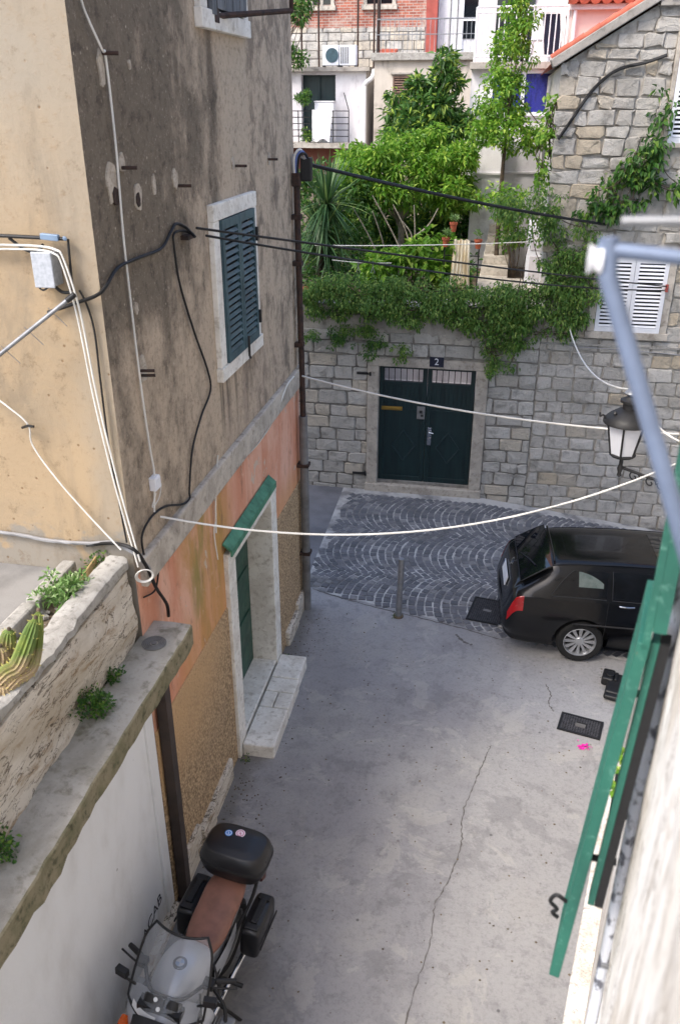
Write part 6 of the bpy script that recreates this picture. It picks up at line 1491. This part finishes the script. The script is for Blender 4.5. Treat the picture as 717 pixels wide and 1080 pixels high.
for q0, q1 in ((pi / 2, pi), (1.5 * pi, 2 * pi)):
    mb.prism([(0, 0)] + [(.03 * cos(q0 + (q1 - q0) * i / 8), .03 * sin(q0 + (q1 - q0) * i / 8)) for i in range(9)], .003, Matrix.Translation((0, 0, .008)) @ e)
mb.build('roundel_quarter', m_alloy, em)
loft(dens([(-.14, 0, .83, .085, .03), (-.10, 0, .835, .125, .05), (.02, 0, .835, .150, .062), (.18, 0, .815, .150, .060), (.34, 0, .79, .148, .055), (.48, 0, .79, .115, .055), (.60, 0, .82, .075, .05), (.66, 0, .84, .04, .025)]), 'seat', m_leather, pw=2.6)
loft(dens([(-.25, 0, .70, .07, .04), (0, 0, .70, .12, .06), (.35, 0, .66, .13, .07), (.55, 0, .66, .12, .08)]), 'tail_fairing', m_silver)
mb = MB()
for s in (-1, 1):
    mb.tube(spline([(.6, s * .12, .7), (.25, s * .14, .62), (-.1, s * .17, .66), (-.32, s * .15, .72)], 5), .014, 8); mb.tube([(.2, s * .14, .6), (.0, s * .06, .32)], .02, 8)
    mb.tube(spline([(1.0, s * .1, .75), (.85, s * .14, .5), (.6, s * .15, .36), (.35, s * .12, .34)], 5), .02, 8)
mb.build('frame', m_iron, bk, smooth=60)
for s in (-1, 1):
    rows_ = []
    for i in range(8):
        f = i / 7; rows_.append([(.16 + .40 * f, s * (.152 + .012 * sin(pi * f) + .006 * sin(pi * j / 4)), .56 + .17 * j / 4 - .03 * f * (1 - j / 4) + .02 * f) for j in range(5)])
    MB().grid(rows_).build('side_cover', m_silver, bk, smooth=60)
# boxer engine
eng = loft([(.48, 0, .40, .15, .13), (.56, 0, .40, .17, .15), (.95, 0, .41, .16, .15), (1.02, 0, .42, .12, .11)], 'engine', m_alum)
for s in (-1, 1):
    mb = MB(); yy = .15
    for k in range(6): mb.cbox((.78 + .03 * s, s * (yy + .02 + k * .022), .44), (.17, .013, .16))
    mb.cbox((.78 + .03 * s, s * (yy + .19), .44), (.19, .10, .17)); mb.build('cylinder', m_alum, eng, bevel=.01)
    mb = MB(); mb.tube(spline([(.86, s * .28, .38), (.98, s * .25, .28), (.9, s * .16, .2), (.4, s * .16, .2), (.0, s * .2, .28), (-.3, s * .22, .36)], 6), .024, 10); mb.build('exhaust_pipe', m_chrome, bk, smooth=60)
    mb = MB(); mb.tube(spline([(.60, s * .14, .62), (.70, s * .30, .56), (.84, s * .34, .42), (.80, s * .28, .25), (.62, s * .16, .22)], 6), .014, 8); mb.build('crash_bar', m_iron, bk, smooth=60)
MB().tube([(-.05, -.2, .3), (-.5, -.22, .40)], .055, 14).build('silencer', m_chrome, bk, smooth=50)
# front fork, mudguard, fairing
mb = MB()
for s in (-1, 1): mb.tube([(1.49, s * .10, .31), (1.20, s * .10, .88)], .024, 10)
mb.cbox((1.2, 0, .88), (.08, .26, .04)); mb.build('fork', m_alum, bk, smooth=50)
rows = [[(1.49 + .345 * cos(a), y * (1 if abs(y) < .06 else 1), .31 + (.345 - .03 * (abs(y) / .075) ** 2) * sin(a)) for y in (-.075, -.05, 0, .05, .075)] for a in np.linspace(.25, 2.6, 18)]
MB().grid(rows).build('mudguard', m_silver, bk, smooth=60)
fa = []
for f in np.linspace(0, 1, 12):
    x = .98 + .34 * f; wdt = .30 - .15 * f ** 1.8; zt_ = .98 - .06 * f - .16 * f ** 3; zb_ = .56 + .12 * f
    fa.append([(x - .10 * abs(cos(t_)) ** 2, wdt * cos(t_) * (1.0 if sin(t_) > -.2 else .9), zb_ + (zt_ - zb_) * (.5 + .5 * sin(t_)) if True else 0) for t_ in np.linspace(-.9, pi + .9, 22)])
MB().grid(fa).add([Vector(p) for p in fa[-1]], [tuple(range(22))]).build('front_fairing', m_silver, bk, smooth=60)
loft(dens([(1.22, 0, .84, .12, .07), (1.31, 0, .83, .115, .065), (1.335, 0, .83, .10, .055)]), 'headlight', m_frost)
loft(dens([(1.15, 0, .955, .15, .018), (1.24, 0, .93, .13, .016), (1.27, 0, .92, .10, .01)]), 'dash_cowl', m_trimblk)
for s in (-1, 1):
    loft(dens([(1.10, s * .235, .80, .03, .03), (1.17, s * .22, .80, .04, .036), (1.235, s * .195, .795, .03, .028)]), 'indicator', m_amber)
# windscreen: curved sheet leaning back over the bars, black edge beading
rows = []
for j in range(13):
    f = j / 12; wdt = .268 - .05 * f ** 2 - .035 * max(0, f - .8) * 5; r = []
    for i in range(17):
        s = -1 + i / 8; r.append((1.16 - .40 * f - .16 * s * s * (1 - .72 * f) + .03 * f * f, wdt * s, .93 + .44 * f - .05 * f * f + (.010 * (abs(s) ** 3) * f * f) - .05 * s * s * (1 - f)))
    rows.append(r)
ws_ = MB().grid(rows).build('windscreen', m_screen, bk, smooth=70)
edge = [r[0] for r in rows] + rows[-1][1:-1] + [r[-1] for r in rows[::-1]] + rows[0][::-1]
MB().tube(edge, .009, 6).build('edge_beading', m_trimblk, ws_, smooth=60)
mb = MB(); pp = [Vector(p) for p in rows[1]]
mb.grid([[Vector(rows[j][i]) + Vector((.006, 0, .004)) for i in range(2, 9)] for j in (0, 1)]) ; mb.build('white_sticker', m_plate, ws_)
for (i, j) in ((7, 3), (8, 2)):
    c = Vector(rows[j][i]); MB().lathe([(0, 0), (.014, 0), (.014, .003), (0, .003)], basis(c + Vector((.004, 0, .003)), (0, 1, 0), (-.66, 0, .75), (.75, 0, .66)), 14).build('round_sticker', m_plate, ws_)
# handlebar, grips, levers, mirrors, instruments
mb = MB(); mb.tube(spline([(.76, -.36, .99), (.83, -.24, 1.02), (.98, -.12, 1.0), (1.0, 0, .99), (.98, .12, 1.0), (.83, .24, 1.02), (.76, .36, .99)], 6), .013, 8); hb = mb.build('handlebar', m_trimblk, bk, smooth=60)
for s in (-1, 1):
    MB().tube([(.81, s * .27, 1.015), (.76, s * .36, .99), (.745, s * .39, .985)], [.019, .019, .017], 10).build('grip', m_trimblk, hb, smooth=50)
    mb = MB(); mb.tube(spline([(.88, s * .22, 1.03), (.86, s * .30, 1.03), (.80, s * .42, 1.0)], 5), .007, 6); mb.cbox((.85, s * .24, 1.03), (.06, .07, .05)); mb.build('lever', m_iron, hb)
    mb = MB(); mb.tube(spline([(.98, s * .22, .98), (1.0, s * .30, 1.06), (.99, s * .29, 1.07)], 5), .009, 6); mb.cbox((.99, s * .31, 1.08), (.04, .085, .06), (0, 0, s * .2)); mb.build('mirror', m_trimblk, bk, bevel=.018, seg=3)
mb = MB()
for y in (-.07, .07): mb.lathe([(.055, -.03), (.062, .0), (.062, .02), (.05, .025), (0, .02)], basis((1.03, y, .985), (0, 1, 0), (.5, 0, .86), (-.86, 0, .5)), 18)
mb.cbox((1.06, 0, .96), (.08, .3, .06)); mb.build('instrument_pod', m_trimblk, bk, smooth=40)
# black lower engine guards and hoses on the left side, foot pegs, side stand
mb = MB()
for s in (-1, 1): MB().tube([(.36, s * .14, .34), (.36, s * .30, .33)], .016, 6).build('foot_peg', m_iron, bk)
mb.tube([(.5, .12, .28), (.42, .33, .012)], .013, 6); mb.build('side_stand', m_iron, bk)
# luggage
def case(cx, cy, cz, lx, ly, lz, name, lid=None):
    o = loft(dens([(cx - lx / 2, cy, cz, ly * .30, lz * .36), (cx - lx / 2 + .03, cy, cz, ly * .47, lz * .48), (cx, cy, cz, ly * .5, lz * .5), (cx + lx / 2 - .03, cy, cz, ly * .47, lz * .48), (cx + lx / 2, cy, cz, ly * .32, lz * .38)], 4), name, m_case, pw=5.5)
    return o
for s in (-1, 1):
    pc = case(-.02, s * .262, .52, .38, .165, .30, 'pannier')
    mb = MB(); mb.cbox((-.02, s * .265, .678), (.22, .05, .022)); mb.cbox((.12, s * .265, .674), (.05, .10, .02)); mb.cbox((-.15, s * .265, .674), (.05, .10, .02)); mb.cbox((-.02, s * .354, .5), (.36, .012, .02)); mb.build('clasp', m_trimblk, pc, bevel=.006)
mb = MB(); mb.cbox((-.21, 0, .86), (.30, .22, .02)); mb.tube([(-.05, .09, .8), (-.2, .09, .86)], .011, 6); mb.tube([(-.05, -.09, .8), (-.2, -.09, .86)], .011, 6); mb.build('luggage_rack', m_iron, bk)
# top box: rounded tray and domed lid
def rr_sec(hx, hy, z, n=40, pw=3.6):
    return [(-.20 + hx * abs(cos(t_)) ** (2 / pw) * (1 if cos(t_) > 0 else -1), hy * abs(sin(t_)) ** (2 / pw) * (1 if sin(t_) > 0 else -1), z) for t_ in np.linspace(0, 2 * pi, n, endpoint=False)]
tb = MB().grid([rr_sec(.12, .19, .88), rr_sec(.165, .235, .895), rr_sec(.185, .258, .95), rr_sec(.19, .265, 1.0)], closed=True, caps=True).build('top_box', m_case, bk, smooth=50, fix=True)
MB().grid([rr_sec(.193, .268, .998), rr_sec(.196, .271, 1.012), rr_sec(.19, .266, 1.03)], closed=True, caps=True).build('seal', m_trimblk, tb, smooth=40, fix=True)
MB().grid([rr_sec(.188, .264, 1.028), rr_sec(.178, .252, 1.08), rr_sec(.158, .228, 1.122), rr_sec(.145, .215, 1.131), rr_sec(.135, .205, 1.132), rr_sec(.11, .18, 1.145), rr_sec(.06, .1, 1.152), rr_sec(.01, .02, 1.153)], closed=True, caps=True).build('lid', m_case, tb, smooth=50, fix=True)
def sticker(y, x, r, c, c2, ring):
    z = 1.149; a = MB().lathe([(0, 0), (r, 0), (r, .0035), (0, .0035)], Matrix.Translation((x, y, z)), 24).build('sticker', simple('sticker_' + ring, c, .4, var=.1), tb)
    mb = MB(); mb.lathe([(r * .62, .0035), (r * .78, .0035), (r * .78, .0048), (r * .62, .0048)], Matrix.Translation((x, y, z)), 24, caps=False); mb.cbox((x, y, z + .0042), (r * .9, r * .16, .0014), (0, 0, .5)); mb.cbox((x + r * .1, y, z + .0042), (r * .5, r * .14, .0014), (0, 0, 2.0)); mb.build('sticker_mark', simple('sticker_mark_' + ring, c2, .4), a)
sticker(-.085, -.235, .030, (40, 120, 200), (220, 230, 240), 'blue'); sticker(.0, -.262, .037, (232, 214, 224), (196, 120, 150), 'pale')
MB().cbox((-.385, 0, .93), (.015, .10, .04)).build('tail_lamp', m_redlens, bk, bevel=.004)
for s in (-1, 1):
    loft(dens([(-.28, s * .20, .79, .022, .022), (-.24, s * .20, .79, .032, .032), (-.20, s * .20, .79, .02, .02)]), 'rear_indicator', simple('dark_smoked_lens', (74, 40, 38), .3)); 
for s in (-1, 1): MB().tube([(-.24, s * .2, .79), (-.2, s * .08, .8)], .01, 6).build('indicator_stalk', m_iron, bk)
mb = MB(); mb.tube(spline([(.54, .13, .80), (.62, .2, .76), (.58, .18, .66), (.44, .15, .62)], 6), .009, 6); mb.tube(spline([(.9, .2, .98), (1.0, .26, .84), (.92, .22, .66)], 6), .008, 6); mb.tube(spline([(.96, .24, .96), (1.08, .24, .8), (1.0, .2, .6)], 6), .007, 6); mb.build('hose', m_iron, bk, smooth=60)

# ================= CAMERA, SKY, SUN =================
cam = bpy.data.cameras.new('camera'); co_ = bpy.data.objects.new('camera', cam); COL.objects.link(co_)
cam.sensor_fit = 'VERTICAL'; cam.sensor_height = 36; cam.sensor_width = 24; cam.lens = FPX / 1080 * 36
cam.clip_start = .02; cam.clip_end = 3000
co_.location = (0, 0, CAMZ); co_.rotation_euler = (R(90) - PITCH, 0, YAW)
cam.dof.use_dof = True; cam.dof.focus_distance = 10.5; cam.dof.aperture_fstop = 3.6
scene.camera = co_
SUN_EL, SUN_AZ = R(50), R(222)       # azimuth from +Y clockwise: behind the viewer, slightly left
wld = bpy.data.worlds.new('World'); scene.world = wld; wld.use_nodes = True; nt = wld.node_tree; nt.nodes.clear()
wo = nt.nodes.new('ShaderNodeOutputWorld'); bg = nt.nodes.new('ShaderNodeBackground'); sky = nt.nodes.new('ShaderNodeTexSky')
sky.sky_type = 'NISHITA'; sky.sun_disc = False; sky.sun_elevation = SUN_EL; sky.sun_rotation = SUN_AZ; sky.air_density = 1.0; sky.dust_density = 3.0; sky.ozone_density = 1.0
nt.links.new(sky.outputs[0], bg.inputs[0]); nt.links.new(bg.outputs[0], wo.inputs[0]); bg.inputs[1].default_value = .15
sl = bpy.data.lights.new('sun', 'SUN'); so = bpy.data.objects.new('sun', sl); COL.objects.link(so)
sl.energy = 1.0; sl.angle = R(17); sl.color = (1, .95, .86)
sd = Vector((sin(SUN_AZ) * cos(SUN_EL), cos(SUN_AZ) * cos(SUN_EL), sin(SUN_EL)))
so.rotation_euler = sd.to_track_quat('Z', 'Y').to_euler(); so.location = (0, -5, 20)
scene.view_settings.view_transform = 'Standard'; scene.view_settings.look = 'None'; scene.view_settings.gamma = 1; scene.view_settings.exposure = 1.48
scene.render.engine = 'CYCLES'
